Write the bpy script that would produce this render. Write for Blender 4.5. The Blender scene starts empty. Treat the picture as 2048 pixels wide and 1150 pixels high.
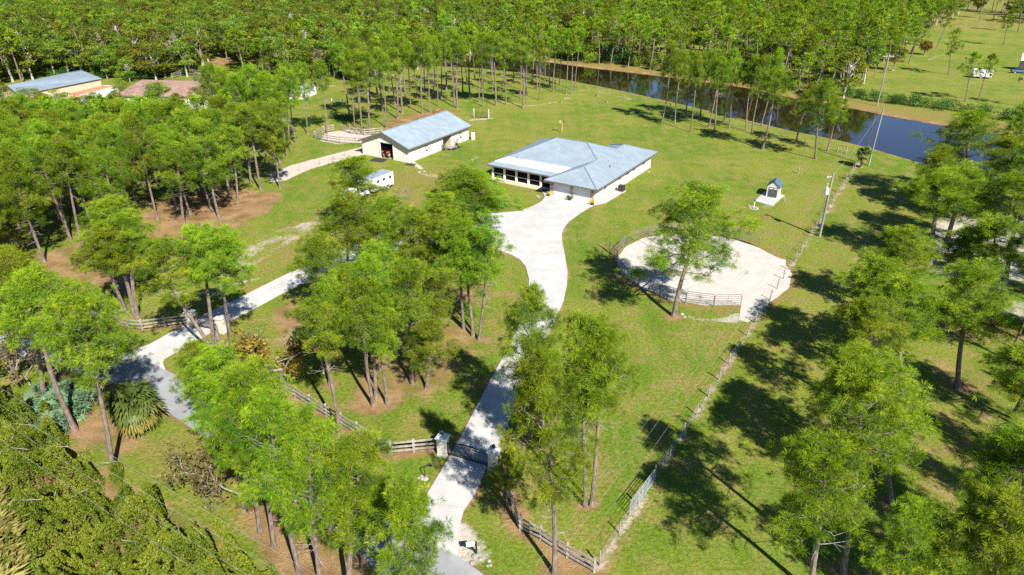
import bpy, math, random
import numpy as np
from mathutils import Vector, Matrix

C = bpy.context.scene.collection
R = math.radians
S = bpy.context.scene

# ------------------------------------------------------------------ camera
TILT, FPX, CAMH = R(27.0), 1365.0, 37.0          # pitch down, focal length in photo pixels, metres above ground
cam = bpy.data.cameras.new('camera'); cam.sensor_width = 36.0; cam.lens = 36.0 * FPX / 2048.0
cam.clip_start = 0.5; cam.clip_end = 8000
camo = bpy.data.objects.new('camera', cam); C.objects.link(camo)
camo.location = (0, 0, CAMH); camo.rotation_euler = (R(90) - TILT, 0, 0)
S.camera = camo
S.render.resolution_x, S.render.resolution_y = 1024, 575

# ------------------------------------------------------------------ light
SUN_EL, SUN_AZ = R(43.0), R(152.0)               # azimuth measured clockwise from +Y (straight away from camera)
w = bpy.data.worlds.new('World'); S.world = w; w.use_nodes = True
nt = w.node_tree; nt.nodes.clear()
sky = nt.nodes.new('ShaderNodeTexSky'); sky.sky_type = 'NISHITA'; sky.sun_disc = False
sky.sun_elevation = SUN_EL; sky.sun_rotation = SUN_AZ; sky.altitude = 10; sky.air_density = 0.6; sky.dust_density = 0.0; sky.ozone_density = 6.0
bg = nt.nodes.new('ShaderNodeBackground'); bg.inputs['Strength'].default_value = 0.085
wo = nt.nodes.new('ShaderNodeOutputWorld')
nt.links.new(sky.outputs[0], bg.inputs[0]); nt.links.new(bg.outputs[0], wo.inputs[0])
sl = bpy.data.lights.new('sun', 'SUN'); sl.energy = 5.0; sl.angle = R(0.5); sl.color = (1.0, 0.95, 0.86)
so = bpy.data.objects.new('sun', sl); C.objects.link(so)
sd = Vector((math.sin(SUN_AZ) * math.cos(SUN_EL), math.cos(SUN_AZ) * math.cos(SUN_EL), math.sin(SUN_EL)))
so.rotation_euler = sd.to_track_quat('Z', 'Y').to_euler(); so.location = sd * 200
S.view_settings.view_transform = 'Standard'; S.view_settings.look = 'None'
S.view_settings.exposure = 1.1; S.view_settings.gamma = 1.0
S.cycles.max_bounces = 6; S.cycles.diffuse_bounces = 3; S.cycles.glossy_bounces = 3
S.cycles.transmission_bounces = 3; S.cycles.transparent_max_bounces = 6
S.cycles.use_denoising = False

# ------------------------------------------------------------------ survey: photo pixel -> ground point
CT, ST = math.cos(TILT), math.sin(TILT)
def at(px, py, z=0.0):
    x = (px - 1024) / FPX; y = (575 - py) / FPX
    d = (x, CT + y * ST, -ST + y * CT)
    t = (z - CAMH) / d[2]
    return Vector((d[0] * t, d[1] * t, z))
def rise(base, px, py):
    """point above base's depth seen at pixel: (side offset, height)"""
    x = (px - 1024) / FPX; y = (575 - py) / FPX
    dy = CT + y * ST
    t = base.y / dy
    return x * t - base.x, CAMH + (-ST + y * CT) * t
def ats(l, z=0.0): return [at(a, b, z) for a, b in l]

# ------------------------------------------------------------------ materials
def nodes(name):
    m = bpy.data.materials.new(name); m.use_nodes = True
    n = m.node_tree; n.nodes.clear()
    o = n.nodes.new('ShaderNodeOutputMaterial')
    return m, n, o
def mk(n, t, **kw):
    x = n.nodes.new(t)
    for k, v in kw.items():
        if hasattr(x, k): setattr(x, k, v)
        else: x.inputs[k.replace('_', ' ')].default_value = v
    return x
def mixc(n, fac, a, b, blend='MIX'):
    x = n.nodes.new('ShaderNodeMix'); x.data_type = 'RGBA'; x.blend_type = blend
    for i, v in ((0, fac), (6, a), (7, b)):
        if isinstance(v, (int, float)): x.inputs[i].default_value = v
        elif isinstance(v, (tuple, list)): x.inputs[i].default_value = tuple(v) + ((1,) if len(v) == 3 else ())
        else: n.links.new(v, x.inputs[i])
    return x.outputs[2]
def mth(n, op, a, b=0.0, c=None):
    x = n.nodes.new('ShaderNodeMath'); x.operation = op
    for i, v in ((0, a), (1, b), (2, c)):
        if v is None: continue
        if isinstance(v, (int, float)): x.inputs[i].default_value = v
        else: n.links.new(v, x.inputs[i])
    return x.outputs[0]
def maprange(n, v, a, b, c=0.0, d=1.0):
    x = n.nodes.new('ShaderNodeMapRange'); x.interpolation_type = 'SMOOTHSTEP'
    n.links.new(v, x.inputs[0])
    for i, q in enumerate((a, b, c, d)): x.inputs[i + 1].default_value = q
    return x.outputs[0]
def noise(n, scale, detail=3.0, rough=0.55, vec=None, stretch=None):
    if vec is None:
        vec = n.nodes.new('ShaderNodeTexCoord').outputs['Object']
    if stretch:
        mp = n.nodes.new('ShaderNodeMapping'); mp.inputs['Scale'].default_value = stretch[0]; mp.inputs['Rotation'].default_value = (0, 0, stretch[1])
        n.links.new(vec, mp.inputs[0]); vec = mp.outputs[0]
    x = n.nodes.new('ShaderNodeTexNoise'); x.inputs['Scale'].default_value = scale
    x.inputs['Detail'].default_value = detail; x.inputs['Roughness'].default_value = rough
    n.links.new(vec, x.inputs['Vector'])
    return x.outputs[0]
def mat(name, col, rough=0.6, metal=0.0, var=0.15, scale=3.0, bump=0.0, dirt=None, dirt_amt=0.0, spec=0.5, stretch=None):
    m, n, o = nodes(name)
    p = n.nodes.new('ShaderNodeBsdfPrincipled')
    p.inputs['Roughness'].default_value = rough; p.inputs['Metallic'].default_value = metal
    p.inputs['Specular IOR Level'].default_value = spec
    f = noise(n, scale, 4.0, stretch=stretch)
    lo = tuple(c * (1 - var) for c in col); hi = tuple(min(0.95, c * (1 + var)) for c in col)
    c = mixc(n, maprange(n, f, 0.3, 0.7), lo, hi)
    if dirt:
        f2 = noise(n, scale * 0.23, 5.0, 0.7)
        c = mixc(n, mth(n, 'MULTIPLY', maprange(n, f2, 0.45, 0.72), dirt_amt), c, dirt)
    n.links.new(c, p.inputs['Base Color'])
    if bump:
        b = n.nodes.new('ShaderNodeBump'); b.inputs['Strength'].default_value = bump; b.inputs['Distance'].default_value = 0.05
        n.links.new(noise(n, scale * 4, 3.0), b.inputs['Height']); n.links.new(b.outputs[0], p.inputs['Normal'])
    n.links.new(p.outputs[0], o.inputs[0])
    return m
def leafmat(name, dark, mid, light, trans=0.35, hue=0.02, val=0.45):
    m, n, o = nodes(name)
    a = n.nodes.new('ShaderNodeAttribute'); a.attribute_name = 'tint'
    r = n.nodes.new('ShaderNodeValToRGB'); e = r.color_ramp.elements
    e[0].position = 0.0; e[0].color = dark + (1,); e[1].position = 1.0; e[1].color = light + (1,)
    q = e.new(0.5); q.color = mid + (1,)
    n.links.new(a.outputs['Fac'], r.inputs[0])
    oi = n.nodes.new('ShaderNodeObjectInfo')
    h = n.nodes.new('ShaderNodeHueSaturation')
    n.links.new(mth(n, 'MULTIPLY_ADD', oi.outputs['Random'], hue * 2, 0.5 - hue), h.inputs['Hue'])
    n.links.new(mth(n, 'MULTIPLY_ADD', oi.outputs['Random'], val, 1.0 - val * .5), h.inputs['Value'])
    n.links.new(r.outputs[0], h.inputs['Color'])
    d = n.nodes.new('ShaderNodeBsdfDiffuse'); t = n.nodes.new('ShaderNodeBsdfTranslucent'); g = n.nodes.new('ShaderNodeBsdfGlossy')
    g.inputs['Roughness'].default_value = 0.45; g.inputs['Color'].default_value = (0.8, 0.85, 0.75, 1)
    n.links.new(h.outputs[0], d.inputs[0])
    n.links.new(mixc(n, 1.0, h.outputs[0], (1.25, 1.15, 0.6), 'MULTIPLY'), t.inputs[0])
    m1 = n.nodes.new('ShaderNodeMixShader'); m1.inputs[0].default_value = trans
    n.links.new(d.outputs[0], m1.inputs[1]); n.links.new(t.outputs[0], m1.inputs[2])
    m2 = n.nodes.new('ShaderNodeMixShader'); m2.inputs[0].default_value = 0.012
    n.links.new(m1.outputs[0], m2.inputs[1]); n.links.new(g.outputs[0], m2.inputs[2])
    n.links.new(m2.outputs[0], o.inputs[0])
    return m

M = {}
M['needle'] = leafmat('pine_needles', (0.045, 0.105, 0.006), (0.158, 0.262, 0.010), (0.33, 0.41, 0.018), 0.28, 0.018)
M['leaf'] = leafmat('broad_leaves', (0.045, 0.09, 0.012), (0.14, 0.205, 0.018), (0.30, 0.30, 0.03), 0.35, 0.03, 0.7)
M['hedge_leaf'] = leafmat('hedge_leaves', (0.045, 0.085, 0.010), (0.15, 0.205, 0.016), (0.30, 0.32, 0.035), 0.3, 0.01)
M['dark_leaf'] = leafmat('dark_leaves', (0.02, 0.06, 0.012), (0.045, 0.115, 0.018), (0.09, 0.18, 0.025), 0.25, 0.01)
M['fall_leaf'] = leafmat('autumn_leaves', (0.12, 0.09, 0.02), (0.22, 0.17, 0.03), (0.34, 0.22, 0.03), 0.35, 0.015)
M['brown_leaf'] = leafmat('brown_leaves', (0.09, 0.065, 0.022), (0.15, 0.12, 0.04), (0.2, 0.18, 0.06), 0.3, 0.01)
M['palmetto'] = leafmat('palmetto_blades', (0.05, 0.10, 0.05), (0.11, 0.19, 0.10), (0.20, 0.28, 0.16), 0.2, 0.01)
M['palm_leaf'] = leafmat('palm_blades', (0.05, 0.09, 0.02), (0.11, 0.16, 0.035), (0.30, 0.25, 0.06), 0.25, 0.01)
M['reed'] = leafmat('tall_grass_blades', (0.13, 0.12, 0.03), (0.22, 0.20, 0.06), (0.36, 0.30, 0.10), 0.3, 0.01)
M['bark'] = mat('pine_bark', (0.17, 0.125, 0.10), 0.9, var=0.45, scale=5.0, bump=0.6, stretch=((1, 1, 0.3), 0))
M['pale_bark'] = mat('pale_bark', (0.42, 0.37, 0.31), 0.9, var=0.3, scale=4.0)
M['dead'] = mat('dead_wood', (0.24, 0.215, 0.19), 0.85, var=0.25, scale=3.0)
M['concrete'] = mat('concrete', (0.42, 0.415, 0.40), 0.85, var=0.08, scale=0.6, dirt=(0.31, 0.295, 0.26), dirt_amt=0.55, bump=0.05)
M['joint'] = mat('joint_filler', (0.34, 0.32, 0.29), 0.9)
M['asphalt'] = mat('worn_asphalt', (0.25, 0.255, 0.265), 0.9, var=0.12, scale=0.6, dirt=(0.2, 0.2, 0.2), dirt_amt=0.5, bump=0.1)
M['roof'] = mat('galvanised_roof_metal', (0.30, 0.365, 0.415), 0.42, 0.2, var=0.10, scale=0.6, dirt=(0.27, 0.30, 0.33), dirt_amt=0.4)
M['seam'] = mat('roof_seam_metal', (0.23, 0.28, 0.33), 0.45, 0.2, var=0.05)
M['glare_roof'] = mat('roof_glare_white', (0.86, 0.87, 0.87), 0.5, var=0.03)  # near-white paints the glare off the low-slope roof section
M['wall'] = mat('cream_stucco', (0.68, 0.625, 0.535), 0.85, var=0.04, scale=1.2, dirt=(0.6, 0.53, 0.43), dirt_amt=0.25)
M['tan'] = mat('tan_stucco', (0.50, 0.40, 0.28), 0.85, var=0.08, scale=2)
M['barnwall'] = mat('barn_siding', (0.72, 0.655, 0.58), 0.8, var=0.05, scale=1.5, dirt=(0.5, 0.44, 0.36), dirt_amt=0.3)
M['pillar'] = mat('pillar_stucco', (0.52, 0.49, 0.43), 0.85, var=0.1, scale=3, dirt=(0.3, 0.27, 0.22), dirt_amt=0.5)
M['white'] = mat('white_paint', (0.64, 0.64, 0.63), 0.45, var=0.03, dirt=(0.6, 0.58, 0.53), dirt_amt=0.3)
M['grey'] = mat('light_grey_paint', (0.60, 0.61, 0.61), 0.5, var=0.04)
M['fascia'] = mat('fascia_shade_brown', (0.13, 0.115, 0.095), 0.6)  # fascia boards; the dark brown also paints the shade line below the eaves
M['dark'] = mat('dark_interior', (0.02, 0.02, 0.022), 0.7)
M['black'] = mat('black_metal', (0.018, 0.018, 0.02), 0.45, 0.3)
M['rubber'] = mat('rubber', (0.025, 0.025, 0.025), 0.9)
M['glass'] = mat('dark_glass', (0.02, 0.025, 0.03), 0.08, spec=0.8)
M['plank'] = mat('weathered_planks', (0.29, 0.255, 0.22), 0.9, var=0.3, scale=2.5, dirt=(0.18, 0.15, 0.12), dirt_amt=0.6)
M['post'] = mat('fence_post_wood', (0.28, 0.23, 0.19), 0.9, var=0.3, scale=3)
M['steel'] = mat('galvanised_steel', (0.52, 0.54, 0.56), 0.4, 0.5, var=0.1, scale=4)
M['dullsteel'] = mat('weathered_steel', (0.19, 0.175, 0.155), 0.6, 0.2, var=0.25, scale=3, dirt=(0.2, 0.1, 0.05), dirt_amt=0.5)
M['wire'] = mat('fence_wire', (0.35, 0.35, 0.35), 0.5, 0.5)
M['cable'] = mat('power_cable', (0.27, 0.27, 0.27), 0.6)
M['pole'] = mat('grey_pole_wood', (0.25, 0.23, 0.21), 0.85, var=0.2, scale=3, stretch=((1, 1, 0.1), 0))
M['orange'] = mat('orange_paint', (0.80, 0.14, 0.02), 0.4)
M['red'] = mat('red_paint', (0.45, 0.03, 0.02), 0.5)
M['teal'] = mat('teal_paint', (0.03, 0.20, 0.22), 0.5)
M['navy'] = mat('blue_grey_shingle', (0.055, 0.11, 0.17), 0.7, var=0.2, scale=4)
M['charcoal'] = mat('charcoal_paint', (0.055, 0.055, 0.06), 0.5)
M['shingle'] = mat('brown_shingle', (0.22, 0.13, 0.10), 0.9, var=0.25, scale=2, dirt=(0.32, 0.25, 0.2), dirt_amt=0.5)
M['rust'] = mat('rusted_sheet', (0.52, 0.22, 0.10), 0.8, var=0.25, scale=1.2, dirt=(0.2, 0.09, 0.05), dirt_amt=0.7)
M['peach'] = mat('peach_metal_wall', (0.62, 0.46, 0.32), 0.7, var=0.06)
M['chestnut'] = mat('chestnut_coat', (0.23, 0.075, 0.03), 0.6, var=0.2, scale=3)
M['yellow'] = mat('yellow_bloom', (0.62, 0.42, 0.01), 0.7, var=0.3, scale=20)
M['ochre'] = mat('ochre_paint', (0.48, 0.32, 0.12), 0.8)
M['rock'] = mat('pale_rock', (0.27, 0.245, 0.215), 0.9, var=0.25, scale=3)
M['lens'] = mat('headlight_lens', (0.6, 0.62, 0.65), 0.15)

# ------------------------------------------------------------------ mesh builder
class Geo:
    def __init__(s): s.v = []; s.loops = []; s.tot = []; s.mi = []; s.tint = []; s.n = 0
    def add(s, verts, faces, mi=0, tint=0.5):
        """verts (n,3); faces (k,m) int array"""
        verts = np.asarray(verts, dtype=np.float64).reshape(-1, 3); faces = np.asarray(faces, dtype=np.int64)
        s.v.append(verts); s.loops.append((faces + s.n).ravel())
        s.tot.append(np.full(len(faces), faces.shape[1])); s.mi.append(np.full(len(faces), mi))
        t = np.asarray(tint, dtype=np.float64)
        s.tint.append(np.full(len(verts), float(t)) if t.ndim == 0 else t)
        s.n += len(verts)
    def box(s, c, size, rz=0.0, mi=0, m=None):
        x, y, z = (q / 2 for q in size)
        v = np.array([(-x,-y,-z),(x,-y,-z),(x,y,-z),(-x,y,-z),(-x,-y,z),(x,-y,z),(x,y,z),(-x,y,z)])
        if m is not None: v = v @ np.array(m).T
        elif rz:
            a, b = math.cos(rz), math.sin(rz); v = np.stack([v[:,0]*a - v[:,1]*b, v[:,0]*b + v[:,1]*a, v[:,2]], 1)
        s.add(v + np.array(c), [(0,3,2,1),(4,5,6,7),(0,1,5,4),(1,2,6,5),(2,3,7,6),(3,0,4,7)], mi)
    def bar(s, p, q, wid, hei, mi=0):
        """box beam from p to q"""
        p, q = np.array(p, float), np.array(q, float); d = q - p; L = np.linalg.norm(d); d /= L
        up = np.array((0, 0, 1.0)) if abs(d[2]) < 0.95 else np.array((1.0, 0, 0))
        sx = np.cross(d, up); sx /= np.linalg.norm(sx); uz = np.cross(sx, d)
        s.box((p + q) / 2, (L, wid, hei), mi=mi, m=np.stack([d, -sx, uz], 1))
    def tube(s, pts, rad, n=6, mi=0, cap=True, tint=0.5):
        pts = np.asarray(pts, float); k = len(pts)
        rad = np.broadcast_to(np.asarray(rad, float), (k,))
        t = np.gradient(pts, axis=0); t /= np.linalg.norm(t, axis=1)[:, None] + 1e-9
        ref = np.array((0.31, 0.95, 0.02)) if abs(t[0, 2]) > 0.7 else np.array((0, 0, 1.0))
        a = np.cross(t, ref); a /= np.linalg.norm(a, axis=1)[:, None] + 1e-9; b = np.cross(t, a)
        th = np.arange(n) * 2 * math.pi / n
        ring = pts[:, None, :] + rad[:, None, None] * (a[:, None, :] * np.cos(th)[None, :, None] + b[:, None, :] * np.sin(th)[None, :, None])
        i = np.arange(k - 1)[:, None] * n; j = np.arange(n)[None, :]; j2 = (j + 1) % n
        f = np.stack([i + j, i + j2, i + n + j2, i + n + j], -1).reshape(-1, 4)
        s.add(ring.reshape(-1, 3), f, mi, tint)
        if cap:
            s.add(ring[-1], [list(range(n))], mi, tint); s.add(ring[0], [list(range(n))[::-1]], mi, tint)
    def cyl(s, c, r, h, n=16, mi=0, r2=None):
        c = np.array(c, float); s.tube([c, c + (0, 0, h)], [r, r if r2 is None else r2], n, mi)
    def lathe(s, c, prof, n=16, mi=0):
        c = np.array(c, float); th = np.arange(n) * 2 * math.pi / n
        v = np.array([[(r * math.cos(a), r * math.sin(a), z) for a in th] for r, z in prof]).reshape(-1, 3) + c
        k = len(prof); i = np.arange(k - 1)[:, None] * n; j = np.arange(n)[None, :]; j2 = (j + 1) % n
        s.add(v, np.stack([i + j, i + j2, i + n + j2, i + n + j], -1).reshape(-1, 4), mi)
    def poly(s, pts, mi=0): s.add(pts, [list(range(len(pts)))], mi)
    def slab(s, top, th, mi=0, mib=None):
        """extrude a planar polygon (any tilt) straight down by th"""
        top = np.array([tuple(p) for p in top], float); k = len(top); bot = top - (0, 0, th)
        s.add(top, [list(range(k))], mi); s.add(bot, [list(range(k))[::-1]], mi if mib is None else mib)
        for i in range(k):
            j = (i + 1) % k
            s.add([top[i], bot[i], bot[j], top[j]], [(0, 1, 2, 3)], mi if mib is None else mib)
    def prism(s, prof, p0, ax, length, up=(0, 0, 1), mi=0):
        """profile polygon in (side, up) extruded along ax"""
        ax = np.array(ax, float); ax /= np.linalg.norm(ax); up = np.array(up, float); sd = np.cross(ax, up)
        a = np.array([np.array(p0, float) + sd * x + up * z for x, z in prof]); b = a + ax * length; k = len(a)
        s.add(np.concatenate([a, b]), [(i, (i + 1) % k, k + (i + 1) % k, k + i) for i in range(k)], mi)
        s.add(a, [list(range(k))[::-1]], mi); s.add(b, [list(range(k))], mi)
    def mesh(s, name, mats, smooth=False):
        me = bpy.data.meshes.new(name)
        v = np.concatenate(s.v); lp = np.concatenate(s.loops); tot = np.concatenate(s.tot); mi = np.concatenate(s.mi)
        me.vertices.add(len(v)); me.vertices.foreach_set('co', v.ravel())
        me.loops.add(len(lp)); me.loops.foreach_set('vertex_index', lp.astype(np.int32))
        me.polygons.add(len(tot)); st = np.concatenate([[0], np.cumsum(tot)[:-1]])
        me.polygons.foreach_set('loop_start', st.astype(np.int32))
        try: me.polygons.foreach_set('loop_total', tot.astype(np.int32))
        except Exception: pass
        me.polygons.foreach_set('material_index', mi.astype(np.int32))
        me.polygons.foreach_set('use_smooth', np.full(len(tot), smooth))
        me.update(calc_edges=True)
        at_ = me.attributes.new('tint', 'FLOAT', 'POINT'); at_.data.foreach_set('value', np.concatenate(s.tint).astype(np.float32))
        for m in mats: me.materials.append(M[m] if isinstance(m, str) else m)
        return me
    def obj(s, name, mats, parent=None, smooth=False):
        if not isinstance(mats, (list, tuple)): mats = [mats]
        o = bpy.data.objects.new(name, s.mesh(name, mats, smooth)); C.objects.link(o)
        if parent: o.parent = parent
        return o
def thing(name, label, cat, loc=(0, 0, 0), rz=0.0, group=None):
    o = bpy.data.objects.new(name, None); C.objects.link(o); o.location = loc; o.rotation_euler = (0, 0, rz)
    o['label'] = label; o['category'] = cat
    if group: o['group'] = group
    return o
def tag(o, label, cat, group=None):
    o['label'] = label; o['category'] = cat
    if group: o['group'] = group
    return o
def struct(o): o['kind'] = 'structure'; return o
def new(name, me, parent=None):
    o = bpy.data.objects.new(name, me); C.objects.link(o)
    if parent: o.parent = parent
    return o
ORD = ['first', 'second', 'third', 'fourth', 'fifth', 'sixth', 'seventh', 'eighth', 'ninth', 'tenth', 'eleventh', 'twelfth', 'thirteenth', 'fourteenth', 'fifteenth', 'sixteenth', 'seventeenth', 'eighteenth', 'nineteenth', 'twentieth', 'twenty-first', 'twenty-second', 'twenty-third', 'twenty-fourth', 'twenty-fifth', 'twenty-sixth', 'twenty-seventh', 'twenty-eighth', 'twenty-ninth', 'thirtieth']
def unit(v):
    v = np.asarray(v, float); return v / (np.linalg.norm(v, axis=-1, keepdims=True) + 1e-9)
# ================================================================== layout read off the photograph (pixels of the ground points)
CANAL_NEAR = ats([(700, 128), (850, 131), (960, 137), (1080, 150), (1155, 164), (1250, 183), (1348, 205), (1452, 230), (1592, 264), (1672, 279), (1748, 298), (1846, 327), (1940, 346), (2048, 368), (2250, 420)], -0.35)
CANAL_FAR = ats([(700, 104), (850, 107), (963, 112), (1085, 123), (1172, 135), (1350, 156), (1487, 175), (1592, 198), (1713, 219), (1783, 234), (1880, 251), (2002, 269), (2048, 277), (2250, 312)], -0.35)
DRIVE_R_LEFT = [(800, 1062), (822, 1036), (845, 1004), (873, 958), (900, 913), (914, 889), (950, 820), (987, 750), (1008, 712), (1030, 669), (1048, 628), (1056, 595), (1058, 560), (1052, 536), (1040, 520), (1022, 510), (998, 501)]
DRIVE_L_LOW = [(960, 493), (900, 490), (840, 493), (768, 503), (700, 529), (640, 553), (577, 580), (520, 612), (463, 641), (438, 655), (383, 690), (348, 707), (330, 718), (326, 727), (331, 740)]
DRIVE_L_TOP = [(248, 709), (299, 690), (360, 656), (410, 630), (452, 610), (510, 581), (564, 554), (640, 520), (710, 489), (770, 470), (845, 453), (887, 442), (950, 431), (1040, 423), (1070, 411), (1085, 402), (1090, 395), (1087, 388), (1082, 383), (1084, 377), (1098, 372)]
DRIVE_GAR = [(1110, 371), (1190, 396), (1196, 400)]
WALK = [(1212, 392), (1231, 379), (1240, 377), (1245, 381), (1243, 387), (1212, 406)]
DRIVE_R_RIGHT = [(1190, 410), (1179, 415), (1160, 427), (1137, 444), (1126, 459), (1123, 472), (1125, 488), (1131, 519), (1135, 545), (1134, 568), (1127, 603), (1110, 640), (1085, 694), (1055, 752), (1029, 802), (1015, 854), (991, 903), (977, 924), (962, 962), (949, 990), (928, 1021), (922, 1042), (918, 1074), (916, 1113)]
DRIVE = ats(DRIVE_R_LEFT + DRIVE_L_LOW + DRIVE_L_TOP + DRIVE_GAR + WALK + DRIVE_R_RIGHT)
ROAD_FAR = [(-200, 655), (-60, 664), (10, 673), (100, 686), (248, 709), (331, 740), (450, 800), (620, 905), (800, 1062 - 2), (916, 1113), (967, 1150), (1080, 1250)]
ROAD_NEAR = [(930, 1290), (760, 1150), (690, 1080), (540, 968), (372, 849), (321, 816), (250, 779), (180, 752), (84, 723), (0, 703), (-60, 697), (-200, 688)]
ROAD = ats(ROAD_FAR + ROAD_NEAR)
PEN_C, PEN_R = Vector((24.2, 78.6, 0)), 10.8
PEN_SPILL = ats([(1572, 520), (1571, 545), (1545, 600), (1515, 632), (1495, 645), (1478, 640), (1482, 612), (1400, 560), (1500, 500)])
FENCE_A, FENCE_B = at(1200, 1130), at(1715, 328)
FENCE_DIR = (FENCE_B - FENCE_A).normalized()

def P2(l): return np.array([(p[0], p[1]) for p in l], float)
def seg_dist(P, line, closed=False):
    L = P2(line); best = np.full(len(P), 1e9)
    for i in range(len(L) if closed else len(L) - 1):
        a, b = L[i], L[(i + 1) % len(L)]; d = b - a
        t = np.clip(((P - a) @ d) / (d @ d + 1e-12), 0, 1)
        best = np.minimum(best, np.hypot(*(P - (a + t[:, None] * d)).T))
    return best
def poly_in(P, poly):
    L = P2(poly); ins = np.zeros(len(P), bool)
    for i in range(len(L)):
        a, b = L[i], L[(i + 1) % len(L)]
        c = (a[1] > P[:, 1]) != (b[1] > P[:, 1])
        with np.errstate(divide='ignore', invalid='ignore'):
            xx = (b[0] - a[0]) * (P[:, 1] - a[1]) / (b[1] - a[1]) + a[0]
        ins ^= c & (P[:, 0] < xx)
    return ins
def poly_sd(P, poly):
    d = seg_dist(P, poly, True); return np.where(poly_in(P, poly), -d, d)
def sm(x, a, b):
    t = np.clip((x - a) / (b - a), 0, 1); return t * t * (3 - 2 * t)
WATER = CANAL_NEAR + CANAL_FAR[::-1]
CANAL_BED_LEVEL = -0.35

def ground_z(x, y):
    sd = poly_sd(np.array([[x, y]]), WATER)[0]
    return float(-1.5 * (1 - sm(np.array([sd]), -2.5, 1.6)[0]))

# -------- soft regions on the ground: pine straw, bare sand, dry grass
LITTER = [  # polygon in photo pixels, edge softness (m), strength
    ([(60, 520), (180, 470), (300, 400), (420, 370), (560, 385), (572, 402), (540, 425), (480, 455), (430, 482), (330, 525), (250, 592), (150, 600), (60, 600)], 4.0, 0.95),
    ([(690, 760), (740, 690), (860, 640), (940, 640), (985, 690), (930, 720), (900, 770), (850, 800), (800, 830), (720, 822)], 2.5, 0.75),
    ([(560, 560), (800, 520), (930, 520), (1040, 580), (1000, 640), (880, 700), (760, 720), (640, 740), (560, 680)], 4.0, 0.45),
    ([(480, 1010), (560, 1010), (650, 1080), (760, 1160), (700, 1230), (560, 1180), (500, 1080)], 1.5, 0.9),
    ([(150, 800), (250, 800), (300, 840), (300, 870), (230, 960), (130, 880)], 1.5, 0.7),
    ([(250, 830), (290, 830), (285, 880), (245, 880)], 1.2, 0.9),
    ([(1700, 860), (1900, 560), (2200, 560), (2300, 1300), (1650, 1300), (1600, 1100)], 7.0, 0.38),
    ([(1298, 640), (1328, 645), (1322, 672), (1300, 668)], .8, .55), ([(470, 530), (520, 470), (620, 430), (640, 450), (570, 500), (500, 550)], 3.0, .45), ([(1600, 930), (1640, 925), (1650, 950), (1605, 950)], .8, .4),
    ([(-200, 600), (60, 560), (200, 640), (170, 690), (-200, 660)], 3.0, 0.7),
    ([(775, 235), (850, 222), (915, 215), (905, 245), (820, 262), (760, 268)], 3.0, 0.75),
    ([(540, 610), (640, 600), (640, 680), (600, 720), (560, 700)], 1.5, 0.8),
    ([(420, 140), (470, 128), (560, 130), (640, 148), (700, 140), (700, 120), (400, 115)], 5.0, 0.9),
    ([(-200, 880), (120, 860), (250, 960), (440, 1060), (600, 1200), (-200, 1300)], 2.0, 0.8),
]
LITTER_LINES = [([(1190, 1142), (1134, 1114), (1081, 1079), (1040, 1058), (1012, 968), (1000, 935)], 0.9, 0.8),
    ([(874, 900), (780, 908), (716, 870), (654, 833), (591, 795), (530, 760), (461, 722), (437, 714), (441, 662)], 0.7, 0.75),
    ([(377, 645), (286, 658), (256, 656), (189, 630)], 0.8, 0.75)]
SAND_POLYS = [
    ([(540, 345), (600, 325), (735, 291), (745, 304), (620, 338), (575, 360), (540, 366)], 0.6, 0.95),
    ([(470, 525), (520, 480), (610, 450), (618, 460), (560, 490), (520, 515), (480, 535)], 2.5, 0.34),
    ([(1845, 500), (1870, 440), (1960, 420), (2070, 400), (2100, 560), (2000, 570), (1850, 545)], 3.0, 0.8),
    ([(1990, 590), (2100, 600), (2100, 660), (2000, 630)], 2.5, 0.6),
    ([(650, 265), (700, 258), (745, 270), (730, 285), (680, 288), (640, 282)], 0.8, 0.9),
    ([(1374, 628), (1395, 636), (1440, 634), (1480, 622), (1500, 640), (1470, 648), (1400, 643), (1372, 636)], 0.6, 0.6),
    ([(195, 618), (245, 608), (262, 630), (215, 640)], 1.0, 0.55),
    ([(640, 330), (560, 366), (548, 352), (600, 340)], 1.5, 0.5),
    ([(700, 160), (800, 140), (800, 150), (720, 166)], 2.0, 0.5),
    ([(560, 180), (640, 165), (680, 170), (600, 192)], 2.0, 0.4)]
SAND_LINES = [([(472, 528), (520, 492), (570, 470), (618, 448)], 1.2, .46), ([(500, 528), (545, 500), (590, 478), (640, 440)], .9, .40), ([(470, 512), (520, 480), (580, 455)], .8, .36), ([(640, 440), (670, 415), (690, 395)], 1.2, .3), ([(300, 576), (345, 588), (400, 588), (450, 572), (520, 556)], 0.4, 0.55),
    ([(318, 580), (350, 590)], 0.9, 0.6),
    ([(922, 1062), (945, 1085), (965, 1108), (940, 1118), (925, 1100)], 0.7, 0.7),
    ([(870, 285), (900, 280), (932, 286)], 0.5, 0.5), ([(825, 322), (842, 338)], 0.5, 0.7), ([(850, 347), (876, 353)], 1.0, 0.45),
    ([(932, 200), (1000, 204), (1060, 212), (1110, 205), (1150, 190)], 0.8, 0.4), ([(1155, 180), (1200, 184), (1260, 198)], 0.5, 0.5),
    ([(940, 240), (985, 237)], 0.7, 0.7), ([(1855, 120), (1890, 108), (1930, 112)], 0.6, 0.5), ([(1530, 415), (1560, 392)], 0.9, 0.4),
    ([(1500, 412), (1512, 415)], 0.6, 0.6), ([(1655, 495), (1760, 400)], 0.8, 0.25), ([(1570, 400), (1560, 385)], 0.5, 0.5),
    ([(955, 310), (935, 330), (950, 322)], 0.8, 0.35), ([(1740, 470), (1700, 540), (1660, 610)], 0.4, 0.35), ([(1770, 475), (1720, 560)], 0.4, 0.3)]
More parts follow.
